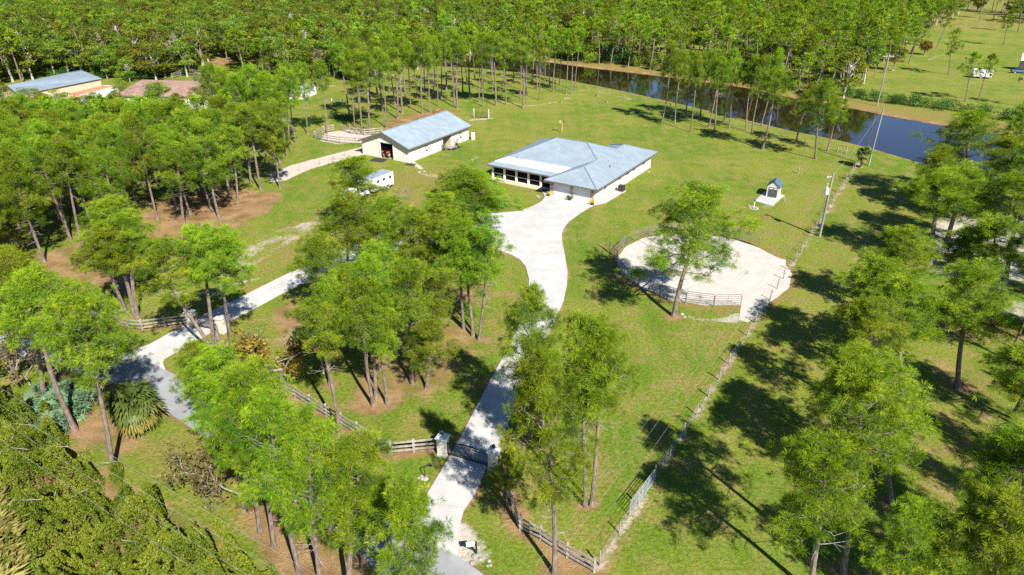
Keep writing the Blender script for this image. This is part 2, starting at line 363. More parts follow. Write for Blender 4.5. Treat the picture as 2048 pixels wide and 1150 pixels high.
DRY_POLYS = [([(560, 470), (640, 420), (700, 390), (690, 360), (820, 330), (1000, 330), (870, 420), (700, 480), (560, 550), (400, 600), (400, 560)], 5.0, 0.6),
    ([(540, 780), (700, 800), (900, 850), (880, 890), (780, 895), (640, 820)], 3.0, 0.6),
    ([(240, 880), (420, 880), (560, 1010), (640, 1120), (500, 1060), (330, 960)], 2.0, 0.75),
    ([(1150, 100), (1600, 165), (1720, 200), (2048, 250), (2200, 290), (2200, 330), (2048, 290), (1780, 240), (1592, 205), (1150, 142)], 2.0, 0.8),
    ([(1640, 480), (1760, 380), (1800, 420), (1700, 560), (1600, 700), (1560, 690)], 4.0, 0.5),
    ([(1000, 560), (1060, 560), (1050, 640), (990, 730), (950, 700)], 2.0, 0.5),
    ([(880, 850), (720, 830), (620, 800), (640, 760), (700, 720)], 3.0, 0.4),
    ([(1480, 430), (1640, 400), (1600, 500), (1500, 470)], 4.0, 0.4), ([(1000, 250), (1350, 280), (1300, 300), (1000, 290)], 5.0, 0.35)]
TREE_RINGS = []      # (x, y, radius) of straw rings round trunks, filled from the tree list below

# pines: (base px, base py, top px, top py, half-width px, crown form, label)  -- base and top as seen in the photo; top None = height drawn at random
NEAR_PINES = [
    (1348, 632, 1380, 385, 108, 'open', 'lone spreading pine with low limbs beside the round pen'),
    (1108, 1146, 1088, 715, 92, 'low', 'nearest tall pine right of the driveway, trunk beside the bottom board fence'),
    (1170, 1012, 1192, 648, 78, 'mid', 'left trunk of the twin pines on the lawn right of the main gate'),
    (1183, 1011, 1212, 665, 78, 'high', 'right trunk of the twin pines on the lawn right of the main gate'),
    (1062, 885, 1076, 590, 74, 'low', 'pine whose grey-limbed crown hangs over the main driveway'),
    (747, 812, 722, 560, 62, 'high', 'front left pine of the trio in the straw ring on the island lawn'),
    (752, 797, 748, 520, 60, 'high', 'rear pine of the trio in the straw ring on the island lawn'),
    (774, 809, 765, 600, 58, 'mid', 'front right pine of the trio in the straw ring on the island lawn'),
    (824, 767, 800, 520, 64, 'mid', 'pine left of the forked one in the shady middle of the island lawn'),
    (853, 778, 858, 640, 62, 'low', 'short bushy pine standing right of the trio on the island lawn'),
    (859, 738, 850, 545, 60, 'mid', 'pine just behind the short bushy pine on the island lawn'),
    (928, 658, 908, 440, 58, 'mid', 'leftmost of three slim pines at the right end of the island grove'),
    (946, 672, 940, 470, 55, 'high', 'middle one of three slim pines at the right end of the island grove'),
    (958, 680, 965, 455, 56, 'mid', 'rightmost of three slim pines, pale ring at its foot, beside the driveway bend'),
    (919, 492, 925, 335, 78, 'mid', 'left one of the two big pines at the drive junction before the house'),
    (933, 493, 972, 350, 86, 'low', 'right one of the two big pines at the drive junction before the house'),
    (798, 552, 790, 395, 62, 'mid', 'pine at the back edge of the island grove left of the big pair'),
    (722, 470, 708, 322, 62, 'low', 'pine standing in front of the white pickup and horse trailer'),
    (700, 600, 685, 395, 66, 'mid', 'pine at the upper left edge of the island grove by the side drive'),
    (740, 585, 745, 440, 58, 'mid', 'dense pine between the side drive and the island grove middle'),
    (650, 640, 640, 470, 60, 'mid', 'leftmost full pine of the island grove above the bare snag'),
    (760, 672, 742, 495, 62, 'mid', 'pine with heavy crown in the heart of the island grove'),
    (700, 700, 690, 530, 60, 'mid', 'pine in the island grove straight behind the trio'),
    (680, 867, 642, 600, 52, 'slim', 'slender pine with a long bare trunk beside the board fence'),
    (880, 610, 870, 430, 60, 'mid', 'pine behind the three slim ones on the island lawn'),
    (840, 620, 832, 420, 62, 'mid', 'tall pine in the back row of the island grove'),
    (660, 770, 655, 560, 56, 'mid', 'pine right of the small snag on the shady island lawn'),
    (800, 700, 792, 545, 60, 'mid', 'low pine filling the centre of the island grove'),
    (892, 560, 884, 400, 60, 'mid', 'pine below the drive junction left of the driveway bend'),
    (433, 724, 345, 492, 72, 'bent', 'curved pine leaning left over the side gate'),
    (429, 695, 398, 458, 66, 'high', 'straight pine between the curved one and the side gate'),
    (466, 708, 438, 462, 58, 'high', 'pine just right of the side gate pillar'),
    (268, 632, 215, 455, 66, 'high', 'left front pine of the four at the corner of the side fence'),
    (276, 634, 238, 440, 66, 'high', 'right front pine of the four at the corner of the side fence'),
    (256, 629, 195, 470, 60, 'high', 'outer left pine of the four at the corner of the side fence'),
    (240, 578, 205, 400, 62, 'high', 'rear pine of the four at the corner of the side fence'),
    (226, 938, 150, 590, 82, 'high', 'tall pine left of the big cabbage palm by the road'),
    (151, 862, 60, 545, 84, 'high', 'leaning pine rising out of the palmetto clump'),
    (89, 804, 20, 520, 76, 'high', 'pine behind the palmetto clump near the left edge'),
    (30, 760, -40, 500, 80, 'mid', 'pine over the road at the left edge of the picture'),
    (135, 745, 95, 560, 66, 'mid', 'pine on the far shoulder of the road behind the palmettos'),
    (225, 745, 180, 640, 60, 'low', 'small pine by the road just left of the side drive apron'),
    (520, 1064, 500, 770, 78, 'mid', 'front left pine of the clump over the road below the board fence'),
    (548, 1092, 520, 745, 90, 'mid', 'second pine of the clump over the road below the board fence'),
    (600, 1152, 545, 800, 90, 'mid', 'long-trunked pine of the clump over the road at the bottom edge'),
    (640, 1166, 620, 840, 95, 'low', 'fullest pine of the clump over the road below the board fence'),
    (470, 905, 415, 700, 80, 'low', 'bushy pine between the road and the side fence'),
    (398, 838, 385, 690, 56, 'low', 'young bushy pine beside the road right of the cabbage palm'),
    (697, 1190, 690, 900, 104, 'mid', 'pine with forked dead limbs at the bottom edge beside the road'),
    (725, 1135, 735, 945, 64, 'low', 'young pine in front of the road just left of the lower driveway'),
    (600, 1040, 625, 830, 72, 'low', 'bushy pine on the far shoulder of the road below the board fence'),
    (800, 1300, 822, 985, 96, 'low', 'pine over the driveway apron at the bottom edge of the picture'),
    (1012, 1010, 1018, 905, 34, 'low', 'small bushy pine hugging the board fence right of the main gate'),
    # right-hand strip
    (1622, 1185, 1620, 885, 108, 'mid', 'broad round pine in the bottom right beside the long shadow lawn'),
    (1686, 1147, 1735, 760, 96, 'high', 'tall pine with a pale trunk in the right-hand strip'),
    (1783, 1008, 1790, 730, 88, 'mid', 'pine behind the pale-trunked one in the right-hand strip'),
    (1802, 775, 1830, 560, 76, 'mid', 'pine with a leaning dark trunk in the middle of the right-hand strip'),
    (1752, 720, 1775, 525, 74, 'mid', 'front pine of the right-hand strip level with the round pen'),
    (1858, 533, 1878, 355, 76, 'high', 'pine standing alone on the white sand at right'),
    (1915, 775, 1955, 545, 84, 'mid', 'dark-stemmed pine in the right-hand strip beyond the sand'),
    (1800, 640, 1830, 470, 70, 'mid', 'bushy pine in front of the white sand at right'),
    (1700, 905, 1712, 690, 80, 'low', 'low full pine at the lawn edge of the right-hand strip'),
    (1745, 840, 1752, 610, 72, 'mid', 'pine half hidden at the lawn edge of the right-hand strip'),
    (1985, 1090, 1998, 850, 92, 'mid', 'pine near the bottom right corner with dead lower limbs'),
    (1955, 1250, 1960, 985, 120, 'low', 'large pine filling the bottom right corner'),
    (1830, 1230, 1838, 1020, 90, 'low', 'young pine at the bottom edge in the right-hand strip'),
    (2040, 940, 2075, 700, 88, 'high', 'pine at the right edge halfway down the picture'),
    (1895, 480, 1910, 330, 74, 'mid', 'pine in front of the blue water at right'),
    (1925, 415, 1955, 228, 66, 'high', 'tall pine whose crown stands against the blue canal at right'),
    (1985, 440, 2012, 275, 60, 'mid', 'right one of the pines crowned against the canal'),
    (1880, 425, 1880, 300, 60, 'low', 'bushy pine at the canal end of the right-hand strip'),
    (2010, 560, 2040, 350, 70, 'high', 'slim pine over the sand lot at the right edge'),
    (1975, 640, 2010, 430, 72, 'high', 'pine with a long dark trunk right of the sand lot'),
    (1920, 620, 1940, 470, 66, 'mid', 'pine at the lower edge of the sand lot'),
]
CANAL_ROW = [(1323, 250), (1350, 246), (1371, 235), (1381, 264), (1400, 238), (1418, 254), (1429, 261), (1449, 245), (1458, 257), (1492, 261), (1503, 267), (1522, 252), (1525, 299), (1592, 288), (1630, 318), (1654, 303)]
CANAL_TOP = {1525: 140, 1592: 185, 1630: 165, 1654: 200, 1492: 115, 1323: 88}
BARN_GROVE = [(739, 266), (725, 266), (711, 264), (772, 256), (805, 226), (822, 217), (845, 228), (859, 224), (876, 212), (867, 195), (883, 198), (909, 205), (915, 216), (893, 181), (935, 170), (958, 205), (967, 213), (992, 211), (1012, 209), (1046, 216), (1027, 163), (1052, 184), (1079, 200), (1106, 183), (1132, 188), (1142, 188), (1149, 181), (835, 196), (850, 180), (812, 196), (790, 210), (765, 222), (925, 188), (985, 185), (1005, 178), (905, 165), (1065, 168), (1090, 165), (780, 185), (820, 175), (870, 168), (950, 160), (985, 158), (1120, 170), (740, 205), (755, 190), (1040, 196), (1075, 180), (1100, 172), (965, 178), (940, 194), (795, 238), (720, 235), (700, 240)]
YARD_PINES = [(615, 268), (654, 268), (574, 313), (560, 326), (548, 318), (580, 300), (536, 330), (500, 322), (520, 300), (470, 300), (592, 286), (455, 318)]
for q in NEAR_PINES:
    b_ = at(q[0], q[1])
    if q[1] > 480: TREE_RINGS.append((b_.x, b_.y, 0.9 + (q[0] * 7 % 10) * .07))
for q in CANAL_ROW + BARN_GROVE + YARD_PINES:
    b_ = at(*q); TREE_RINGS.append((b_.x, b_.y, 0.7))
for q in ((749, 807),): TREE_RINGS.append((at(*q).x, at(*q).y, 2.2))
# ================================================================== vegetation meshes (each built once, shared by its copies)
def tufts(g, rng, cen, dirs, r, blades, width, tint, mi=0):
    """needle bursts: thin triangles from each centre"""
    k = len(cen); N = k * blades
    c = np.repeat(cen, blades, 0); d = np.repeat(dirs, blades, 0)
    q = unit(rng.normal(size=(N, 3)) + d * 0.75)
    L = np.repeat(r, blades) * rng.uniform(0.65, 1.12, N)
    face = np.array([0.25, -0.45, 1.0]) + rng.normal(0, 0.6, (N, 3)); side = unit(np.cross(face, q))
    tip = c + q * L[:, None]; tip[:, 2] -= 0.06 * L
    wv_ = (width * L)[:, None]
    base = c + q * (0.12 * L)[:, None]; midp = c + q * (0.55 * L)[:, None]
    v = np.stack([base, midp + side * wv_ * 0.5, tip, midp - side * wv_ * 0.5], 1).reshape(-1, 3)
    f = np.arange(N * 4).reshape(N, 4)
    t = np.clip(np.repeat(tint, blades) + rng.normal(0, 0.10, N), 0, 1)
    g.add(v, f, mi, np.repeat(t, 4))
def bez(p, d0, d1, L, n):
    """path leaving p along d0 and ending along d1"""
    t = np.linspace(0, 1, n)[:, None]; d0 = unit(d0); d1 = unit(d1)
    return p + L * (d0 * (t - t * t / 2) + d1 * t * t / 2)

def pine_mesh(seed, form='mid', H=15.0, far=False):
    rng = np.random.default_rng(seed)
    P = dict(high=(0.62, 2.9, 26), mid=(0.50, 3.2, 32), low=(0.36, 3.3, 38), open=(0.36, 4.0, 40), slim=(0.66, 2.1, 20), bent=(0.58, 3.2, 26))[form]
    cb, CR, nl = P
    if far: nl = int(nl * 0.6)
    gt, gc = Geo(), Geo()
    ns = 14; t = np.linspace(0, 1, ns)
    a0, a1 = rng.uniform(0, 6.28, 2); amp = rng.uniform(0.15, 0.45)
    bx = amp * np.sin(t * rng.uniform(2.2, 4.5) + a0) - amp * math.sin(a0); by = amp * np.sin(t * rng.uniform(2.2, 4.5) + a1) - amp * math.sin(a1)
    if form == 'bent': bx = bx - 2.3 * (np.sin(t * math.pi * 0.62) ** 2) * 1.0
    path = np.stack([bx, by, t * H * 0.97], 1)
    rad = np.interp(t, [0, 0.04, 0.5, 1], [0.27, 0.195, 0.145, 0.03])
    gt.tube(path, rad, 5 if far else 8)
    def trunk(h): return np.array([np.interp(h, t, path[:, k]) for k in range(3)])
    cen, dr, rr, tn = [], [], [], []
    tr = 0.62 if far else 0.47
    for i in range(nl):
        u = (i + rng.uniform(0, 1)) / nl
        h = cb + (0.985 - cb) * u ** 0.92
        prof = np.interp(u, [0, 0.12, 0.4, 0.7, 1.0], [0.55, 0.9, 1.0, 0.72, 0.22])
        L = CR * prof * rng.uniform(0.5, 1.12)
        if form == 'open' and u < 0.5: L = CR * rng.uniform(0.6, 1.15)
        az = i * 2.39996 + rng.uniform(-0.6, 0.6)
        el = np.interp(u, [0, 0.4, 1], [-0.05, 0.22, 1.05]) + rng.uniform(-0.22, 0.22)
        hz = np.array([math.cos(az), math.sin(az), 0]); d0 = hz * math.cos(el) + np.array([0, 0, math.sin(el)])
        el2 = el + rng.uniform(0.15, 0.75); az2 = az + rng.uniform(-0.6, 0.6)
        d1 = np.array([math.cos(az2) * math.cos(el2), math.sin(az2) * math.cos(el2), math.sin(el2)])
        p0 = trunk(h); lp = bez(p0, d0, d1, L, 6); lp[1:] += rng.normal(0, 0.05 * L, (5, 3)) * np.linspace(0.3, 1, 5)[:, None]
        r0 = 0.022 + 0.017 * L
        gt.tube(lp, np.linspace(r0, 0.015, 6), 3 if far else 4, mi=0, cap=False)
        lt = rng.normal(0.52, 0.16) + 0.10 * (u - 0.5)
        ns_ = max(2, int(L * (1.15 if far else 1.5) + 1.2)); fl = np.linspace(0, 1, 6)
        for k in range(ns_):
            s = rng.uniform(0.42, 0.95) if k else 1.0
            q = np.array([np.interp(s, fl, lp[:, c]) for c in range(3)])
            td = unit(unit(d1) * 0.5 + rng.normal(size=3) * 0.7 + np.array([0, 0, 0.35])); tl = rng.uniform(0.3, 1.0) * (0.5 + 0.25 * L)
            e = q + td * tl; ct = lt + rng.normal(0, 0.13)
            if not far: gt.tube([q, (q + e) / 2 + rng.normal(0, .04, 3), e], [0.024, 0.018, 0.012], 3, mi=0, cap=False)
            for z in range(3 if far else 7):
                off = rng.normal(0, 1, 3) * (0.40, 0.40, 0.22) * (1 if z else 0)
                if not far and z: gt.tube([e - td * .1, e + off], [0.012, 0.007], 3, mi=0, cap=False)
                cen.append(e + off); dr.append(unit(td * .5 + off * 1.2 + np.array([0, 0, 0.55]))); rr.append(tr * rng.uniform(0.75, 1.2)); tn.append(ct + rng.normal(0, 0.07))
    top = trunk(1.0)
    for k in range(8): cen.append(top + rng.normal(0, 0.35, 3)); dr.append(np.array([0, 0, 1.0])); rr.append(tr); tn.append(0.6)
    # dead grey limbs under the crown
    for i in range(3 if far else 9):
        h = cb - rng.uniform(-0.12, 0.16); az = rng.uniform(0, 6.28); L = rng.uniform(0.5, 2.0)
        d0 = np.array([math.cos(az), math.sin(az), rng.uniform(-.2, .4)])
        lp = bez(trunk(h), d0, d0 + rng.normal(0, .5, 3), L, 5); gt.tube(lp, np.linspace(0.035, 0.01, 5), 3, mi=1, cap=False)
        if not far:
            for z in range(2):
                q = lp[2 + z]; gt.tube([q, q + unit(d0 + rng.normal(0, .8, 3)) * rng.uniform(.3, .8)], [0.018, 0.008], 3, mi=1, cap=False)
    if far: tufts(gc, rng, np.array(cen), np.array(dr), np.array(rr), 15, 0.22, np.array(tn))
    else: tufts(gc, rng, np.array(cen), np.array(dr), np.array(rr), 46, 0.052, np.array(tn))
    return gt, gc

def broad_mesh(seed, H=12.0, CR=4.0, far=False, pale=False):
    rng = np.random.default_rng(seed); gt, gc = Geo(), Geo()
    t = np.linspace(0, 1, 7); path = np.stack([rng.normal(0, .15, 7).cumsum() * t, rng.normal(0, .15, 7).cumsum() * t, t * H * 0.72], 1)
    gt.tube(path, np.interp(t, [0, .1, 1], [.3, .22, .08]), 5)
    cb = (0.16 if far else 0.28) * H; nc = 26 if far else 34
    cl = []
    for i in range(nc):
        q = unit(rng.normal(size=3)); r = rng.uniform(0.35, 1.0) ** 0.6
        c = np.array([q[0] * CR * r * .82, q[1] * CR * r * .82, cb + (H - cb) * 0.5 + q[2] * r * (H - cb) * 0.44]); cl.append(c)
        s = path[rng.integers(3, 7)]; m_ = (s + c) / 2 + rng.normal(0, .3, 3); gt.tube([s, m_, c], [.09, .06, .02], 3, mi=1 if pale else 0, cap=False)
    nl = 150 if far else 170; ls = 0.38 if far else 0.25
    for c in cl:
        R0 = rng.uniform(0.75, 1.35) * CR / 4.0
        q = unit(rng.normal(size=(nl, 3))); q[:, 2] = np.abs(q[:, 2]) * np.sign(rng.uniform(-0.35, 1, nl)); pos = c + q * (R0 * rng.uniform(.55, 1.05, nl))[:, None] * (1.15, 1.15, .8)
        nr = unit(q + rng.normal(0, .6, (nl, 3))); a_ = unit(np.cross(nr, rng.normal(size=(nl, 3)))); b_ = np.cross(nr, a_)
        sz = ls * rng.uniform(.6, 1.25, nl)[:, None]
        v = np.stack([pos - a_ * sz * .5, pos - b_ * sz * .32, pos + a_ * sz * .5, pos + b_ * sz * .32], 1).reshape(-1, 3)
        tt = np.clip(rng.normal(.5, .17) + rng.normal(0, .12, nl), 0, 1)
        gc.add(v, np.arange(nl * 4).reshape(nl, 4), 0, np.repeat(tt, 4))
    return gt, gc

def bare_mesh(seed, H=6.0, spread=0.55, leaves=200, depth=5, upright=0.5):
    rng = np.random.default_rng(seed); gt, gc = Geo(), Geo(); tips = []
    def br(p, d, L, r, lv):
        pts = bez(p, d, d + rng.normal(0, .35, 3), L, 5); gt.tube(pts, np.linspace(r, r * .62, 5), 5 if lv > 2 else 3, cap=False)
        if lv == 0: tips.append(pts[-1]); return
        for k in range(rng.integers(2, 5)):
            s = rng.uniform(.45, 1.0) if k else 1.0
            q = np.array([np.interp(s, np.linspace(0, 1, 5), pts[:, c]) for c in range(3)])
            br(q, unit(unit(d) * upright + rng.normal(0, spread, 3) + (0, 0, .12)), L * rng.uniform(.55, .82), r * .58, lv - 1)
            tips.append(q)
    br(np.zeros(3), np.array([rng.normal(0, .1), rng.normal(0, .1), 1.0]), H * .36, H * .015, depth)
    if leaves:
        T = np.array(tips); q = T[rng.integers(0, len(T), leaves)] + rng.normal(0, .22, (leaves, 3))
        q = q[q[:, 2] > H * .2]; k = len(q)
        nr = unit(rng.normal(size=(k, 3))); a_ = unit(np.cross(nr, rng.normal(size=(k, 3)))); b_ = np.cross(nr, a_); sz = rng.uniform(.10, .24, k)[:, None]
        gc.add(np.stack([q - a_ * sz, q - b_ * sz * .5, q + a_ * sz, q + b_ * sz * .5], 1).reshape(-1, 3), np.arange(k * 4).reshape(k, 4), 0, np.repeat(rng.uniform(0, 1, k), 4))
    return gt, gc

def fan_fronds(g, rng, c, n, L, elmin, elmax, tlo, thi, segs=16, mi=0, petiole=0.5):
    for i in range(n):
        az = i * 2.39996 + rng.uniform(-.3, .3); el = rng.uniform(elmin, elmax)
        d = np.array([math.cos(az) * math.cos(el), math.sin(az) * math.cos(el), math.sin(el)])
        hub = c + d * L * petiole * rng.uniform(.8, 1.15)
        g.tube([c, hub], [.025, .015], 3, mi, cap=False, tint=.4)
        up = unit(np.cross(np.cross(d, (0, 0, 1.0)), d) + rng.normal(0, .15, 3)); sd_ = np.cross(d, up)
        tint = rng.uniform(tlo, thi)
        for k in range(segs):
            th = (k / (segs - 1) - .5) * 3.9 + rng.normal(0, .05)
            bd = d * math.cos(th) + sd_ * math.sin(th); bl = L * .58 * rng.uniform(.8, 1.1) * (0.75 + .25 * math.cos(th / 2))
            p1 = hub + bd * bl * .55 + up * .10 * bl; p2 = hub + bd * bl - np.array([0, 0, .28 * bl]); w_ = unit(np.cross(bd, up)) * .05 * L
            g.add([hub, p1 + w_, p2, p1 - w_], [(0, 1, 2, 3)], mi, min(1, max(0, tint + rng.normal(0, .07))))
def shrub_mesh(seed, rx, ry, h, n, ls, lumps=8):
    rng = np.random.default_rng(seed); gc = Geo()
    for i in range(lumps):
        c = np.array([rng.uniform(-.65, .65) * rx, rng.uniform(-.65, .65) * ry, h * rng.uniform(.25, .62)]); k = n // lumps
        q = unit(rng.normal(size=(k, 3))); pos = c + q * np.array([rx, ry, h * .9]) * (.46 * rng.uniform(.6, 1.05, k))[:, None]; pos[:, 2] = np.abs(pos[:, 2])
        nr = unit(q + rng.normal(0, .6, (k, 3))); a_ = unit(np.cross(nr, rng.normal(size=(k, 3)))); b_ = np.cross(nr, a_); sz = ls * rng.uniform(.6, 1.3, k)[:, None]
        gc.add(np.stack([pos - a_ * sz * .5, pos - b_ * sz * .33, pos + a_ * sz * .5, pos + b_ * sz * .33], 1).reshape(-1, 3), np.arange(k * 4).reshape(k, 4), 0, np.repeat(np.clip(rng.normal(.5, .2) + rng.normal(0, .14, k), 0, 1), 4))
    return gc
# ================================================================== ground, water, paving
def axis(parts):
    out = []
    for a, b, s in parts: out.append(np.arange(a, b, s))
    return np.concatenate(out)
def grow(start, end, step, k=1.35):
    o = []; x = start
    while x < end: o.append(x); step *= k; x += step
    return np.array(o + [end])
gx = np.concatenate([-grow(300, 4000, 6)[::-1], axis([(-298, -75, 2.5), (-75, 85, 0.5), (85, 300, 1.6)]), grow(300, 4000, 6)])
gy = np.concatenate([-grow(20, 1500, 5)[::-1], axis([(-18, 12, 2.0), (12, 150, 0.5), (150, 260, 0.9), (260, 420, 3.0)]), grow(420, 5000, 8)])
GX, GY = np.meshgrid(gx, gy); GP = np.stack([GX.ravel(), GY.ravel()], 1)
near = (np.abs(GP[:, 0]) < 320) & (GP[:, 1] > -20) & (GP[:, 1] < 430)
PN = GP[near]
sdw = poly_sd(PN, WATER)
gz = np.zeros(len(GP)); gz[near] = -1.5 * (1 - sm(sdw, -2.5, 1.6))
lit = np.zeros(len(PN)); snd = np.zeros(len(PN)); dry = np.zeros(len(PN))
for pl, soft, k in LITTER: lit = np.maximum(lit, k * (1 - sm(poly_sd(PN, ats(pl)), -soft, soft)))
for ln, wd, k in LITTER_LINES: lit = np.maximum(lit, k * (1 - sm(seg_dist(PN, ats(ln)), wd * .5, wd * 1.6)))
for pl, soft, k in SAND_POLYS: snd = np.maximum(snd, k * (1 - sm(poly_sd(PN, ats(pl)), -soft, soft)))
for ln, wd, k in SAND_LINES: snd = np.maximum(snd, k * (1 - sm(seg_dist(PN, ats(ln)), wd * .5, wd * 1.6)))
for pl, soft, k in DRY_POLYS: dry = np.maximum(dry, k * (1 - sm(poly_sd(PN, ats(pl)), -soft, soft)))
fd = seg_dist(PN, [FENCE_A - FENCE_DIR * 12, FENCE_B + FENCE_DIR * 2])
snd = np.maximum(snd, 0.43 * (1 - sm(fd, 0.15, 0.75))); lit = np.maximum(lit, 0.42 * (1 - sm(fd, 0.5, 1.3)))
de = np.abs(poly_sd(PN, DRIVE)); lit = np.maximum(lit, 0.62 * (1 - sm(de, 0.2, 0.65)))
re_ = np.abs(poly_sd(PN, ROAD)); lit = np.maximum(lit, 0.7 * (1 - sm(re_, 0.3, 1.0)))
lit = np.maximum(lit, 0.95 * (1 - sm(np.abs(sdw - 0.2), 0.9, 2.2)))
fn_ = Vector((-FENCE_DIR.y, FENCE_DIR.x, 0))
for off, k in ((1.8, .5), (3.3, .5), (5.2, .35), (6.8, .35), (-3.5, .4), (-5.0, .4)): dry = np.maximum(dry, k * (1 - sm(np.abs(((PN - np.array([FENCE_A.x, FENCE_A.y])) @ np.array([fn_.x, fn_.y])) - off - .5 * np.sin(PN[:, 1] * .12)), .2, .7)) * (PN[:, 1] < 125))
pr = np.hypot(PN[:, 0] - PEN_C.x, PN[:, 1] - PEN_C.y); dry = np.maximum(dry, 0.8 * (1 - sm(np.abs(pr - PEN_R - .3), .4, 1.4)))
for x, y, r in TREE_RINGS: lit = np.maximum(lit, 0.75 * (1 - sm(np.hypot(PN[:, 0] - x, PN[:, 1] - y), r * .5, r * 1.4)))
msk = np.zeros((len(GP), 4), np.float32); msk[:, 3] = 1
msk[near, 0] = lit; msk[near, 1] = snd; msk[near, 2] = dry
far_ = GP[:, 1] > 330; msk[far_, 0] = 0.45
nx, ny = len(gx), len(gy)
i = np.arange(ny - 1)[:, None] * nx; j = np.arange(nx - 1)[None, :]
g = Geo(); g.add(np.stack([GP[:, 0], GP[:, 1], gz], 1), np.stack([i + j, i + j + 1, i + nx + j + 1, i + nx + j], -1).reshape(-1, 4))

m, n, o = nodes('grass_ground')
a = n.nodes.new('ShaderNodeAttribute'); a.attribute_name = 'ground_cover'
sep = n.nodes.new('ShaderNodeSeparateColor'); n.links.new(a.outputs['Color'], sep.inputs[0])
big = noise(n, 0.045, 4.0, 0.6); midn = noise(n, 0.35, 5.0, 0.65); fine = noise(n, 3.2, 4.0, 0.75); grit = noise(n, 9.0, 3.0, 0.7)
streak = noise(n, 0.55, 4.0, 0.7, stretch=((1.0, 0.12, 1.0), R(-33)))
lush, mid_, dryc = (0.098, 0.166, 0.012), (0.176, 0.202, 0.026), (0.25, 0.195, 0.065)
c = mixc(n, maprange(n, mth(n, 'ADD', mth(n, 'MULTIPLY', big, 0.6), mth(n, 'MULTIPLY', noise(n, 0.17, 4.0, 0.65), 0.4)), 0.40, 0.60), lush, mid_)
c = mixc(n, mth(n, 'MULTIPLY', maprange(n, midn, 0.44, 0.70), 0.75), c, dryc)
c = mixc(n, mth(n, 'MULTIPLY', maprange(n, streak, 0.45, 0.7), 0.5), c, (0.215, 0.21, 0.05))
dm = mth(n, 'MULTIPLY', maprange(n, mth(n, 'ADD', sep.outputs[2], mth(n, 'MULTIPLY_ADD', midn, 0.9, -0.45)), 0.25, 0.75), 0.8)
c = mixc(n, dm, c, (0.22, 0.17, 0.05))
c = mixc(n, 1.0, c, mixc(n, maprange(n, fine, 0.25, 0.75), (0.55, 0.6, 0.5), (1.4, 1.36, 1.5)), 'MULTIPLY')
wide = noise(n, 0.13, 4.0, 0.6)
lm = maprange(n, mth(n, 'ADD', mth(n, 'MULTIPLY_ADD', wide, 1.1, -0.55), mth(n, 'ADD', sep.outputs[0], mth(n, 'ADD', mth(n, 'MULTIPLY_ADD', midn, 1.0, -0.5), mth(n, 'MULTIPLY_ADD', fine, 0.5, -0.25)))), 0.30, 0.80, 0.0, 0.92)
lc = mixc(n, maprange(n, midn, 0.3, 0.7), (0.17, 0.095, 0.045), (0.32, 0.205, 0.105))
lc = mixc(n, 1.0, lc, mixc(n, maprange(n, grit, 0.3, 0.7), (0.7, 0.68, 0.66), (1.3, 1.3, 1.3)), 'MULTIPLY')
c = mixc(n, lm, c, lc)
smk = maprange(n, mth(n, 'ADD', sep.outputs[1], mth(n, 'ADD', mth(n, 'MULTIPLY_ADD', midn, 1.1, -0.55), mth(n, 'MULTIPLY_ADD', fine, 0.5, -0.25))), 0.30, 0.75)
sc = mixc(n, maprange(n, fine, 0.3, 0.7), (0.41, 0.365, 0.305), (0.52, 0.47, 0.40))
c = mixc(n, smk, c, sc)
p = n.nodes.new('ShaderNodeBsdfPrincipled'); p.inputs['Roughness'].default_value = 0.95; p.inputs['Specular IOR Level'].default_value = 0.1
n.links.new(c, p.inputs['Base Color'])
b = n.nodes.new('ShaderNodeBump'); b.inputs['Strength'].default_value = 0.9; b.inputs['Distance'].default_value = 0.12
n.links.new(mth(n, 'ADD', fine, grit), b.inputs['Height']); n.links.new(b.outputs[0], p.inputs['Normal'])
n.links.new(p.outputs[0], o.inputs[0]); M['ground'] = m
gme = g.mesh('ground', ['ground'], True)
ca = gme.color_attributes.new('ground_cover', 'FLOAT_COLOR', 'POINT'); ca.data.foreach_set('color', msk.ravel())
struct(new('ground', gme))

# canal water
m, n, o = nodes('canal_water')
p = n.nodes.new('ShaderNodeBsdfPrincipled'); p.inputs['Base Color'].default_value = (0.014, 0.011, 0.004, 1); p.inputs['Roughness'].default_value = 0.025
p.inputs['IOR'].default_value = 1.4; p.inputs['Specular IOR Level'].default_value = 1.0
b = n.nodes.new('ShaderNodeBump'); b.inputs['Strength'].default_value = 0.12; b.inputs['Distance'].default_value = 0.05
n.links.new(noise(n, 1.2, 3.0), b.inputs['Height']); n.links.new(b.outputs[0], p.inputs['Normal']); n.links.new(p.outputs[0], o.inputs[0]); M['water'] = m
g = Geo()
L1 = [p_ + Vector((0.6, -1.6, 0)) for p_ in CANAL_NEAR]; L2 = [p_ + Vector((-0.6, 1.6, 0)) for p_ in CANAL_FAR]
g.poly([(p_.x, p_.y, -0.35) for p_ in L1 + L2[::-1]]); struct(g.obj('water', 'water'))
# algae pond behind the neighbour's house
M['algae'] = mat('algae_water', (0.19, 0.27, 0.012), 0.35, var=0.08, scale=0.4)
g = Geo(); pd = ats([(402, 141), (418, 134), (445, 130), (472, 130), (478, 140), (465, 148), (440, 153), (412, 151)], 0.03); g.poly(pd); struct(g.obj('pond', 'algae'))

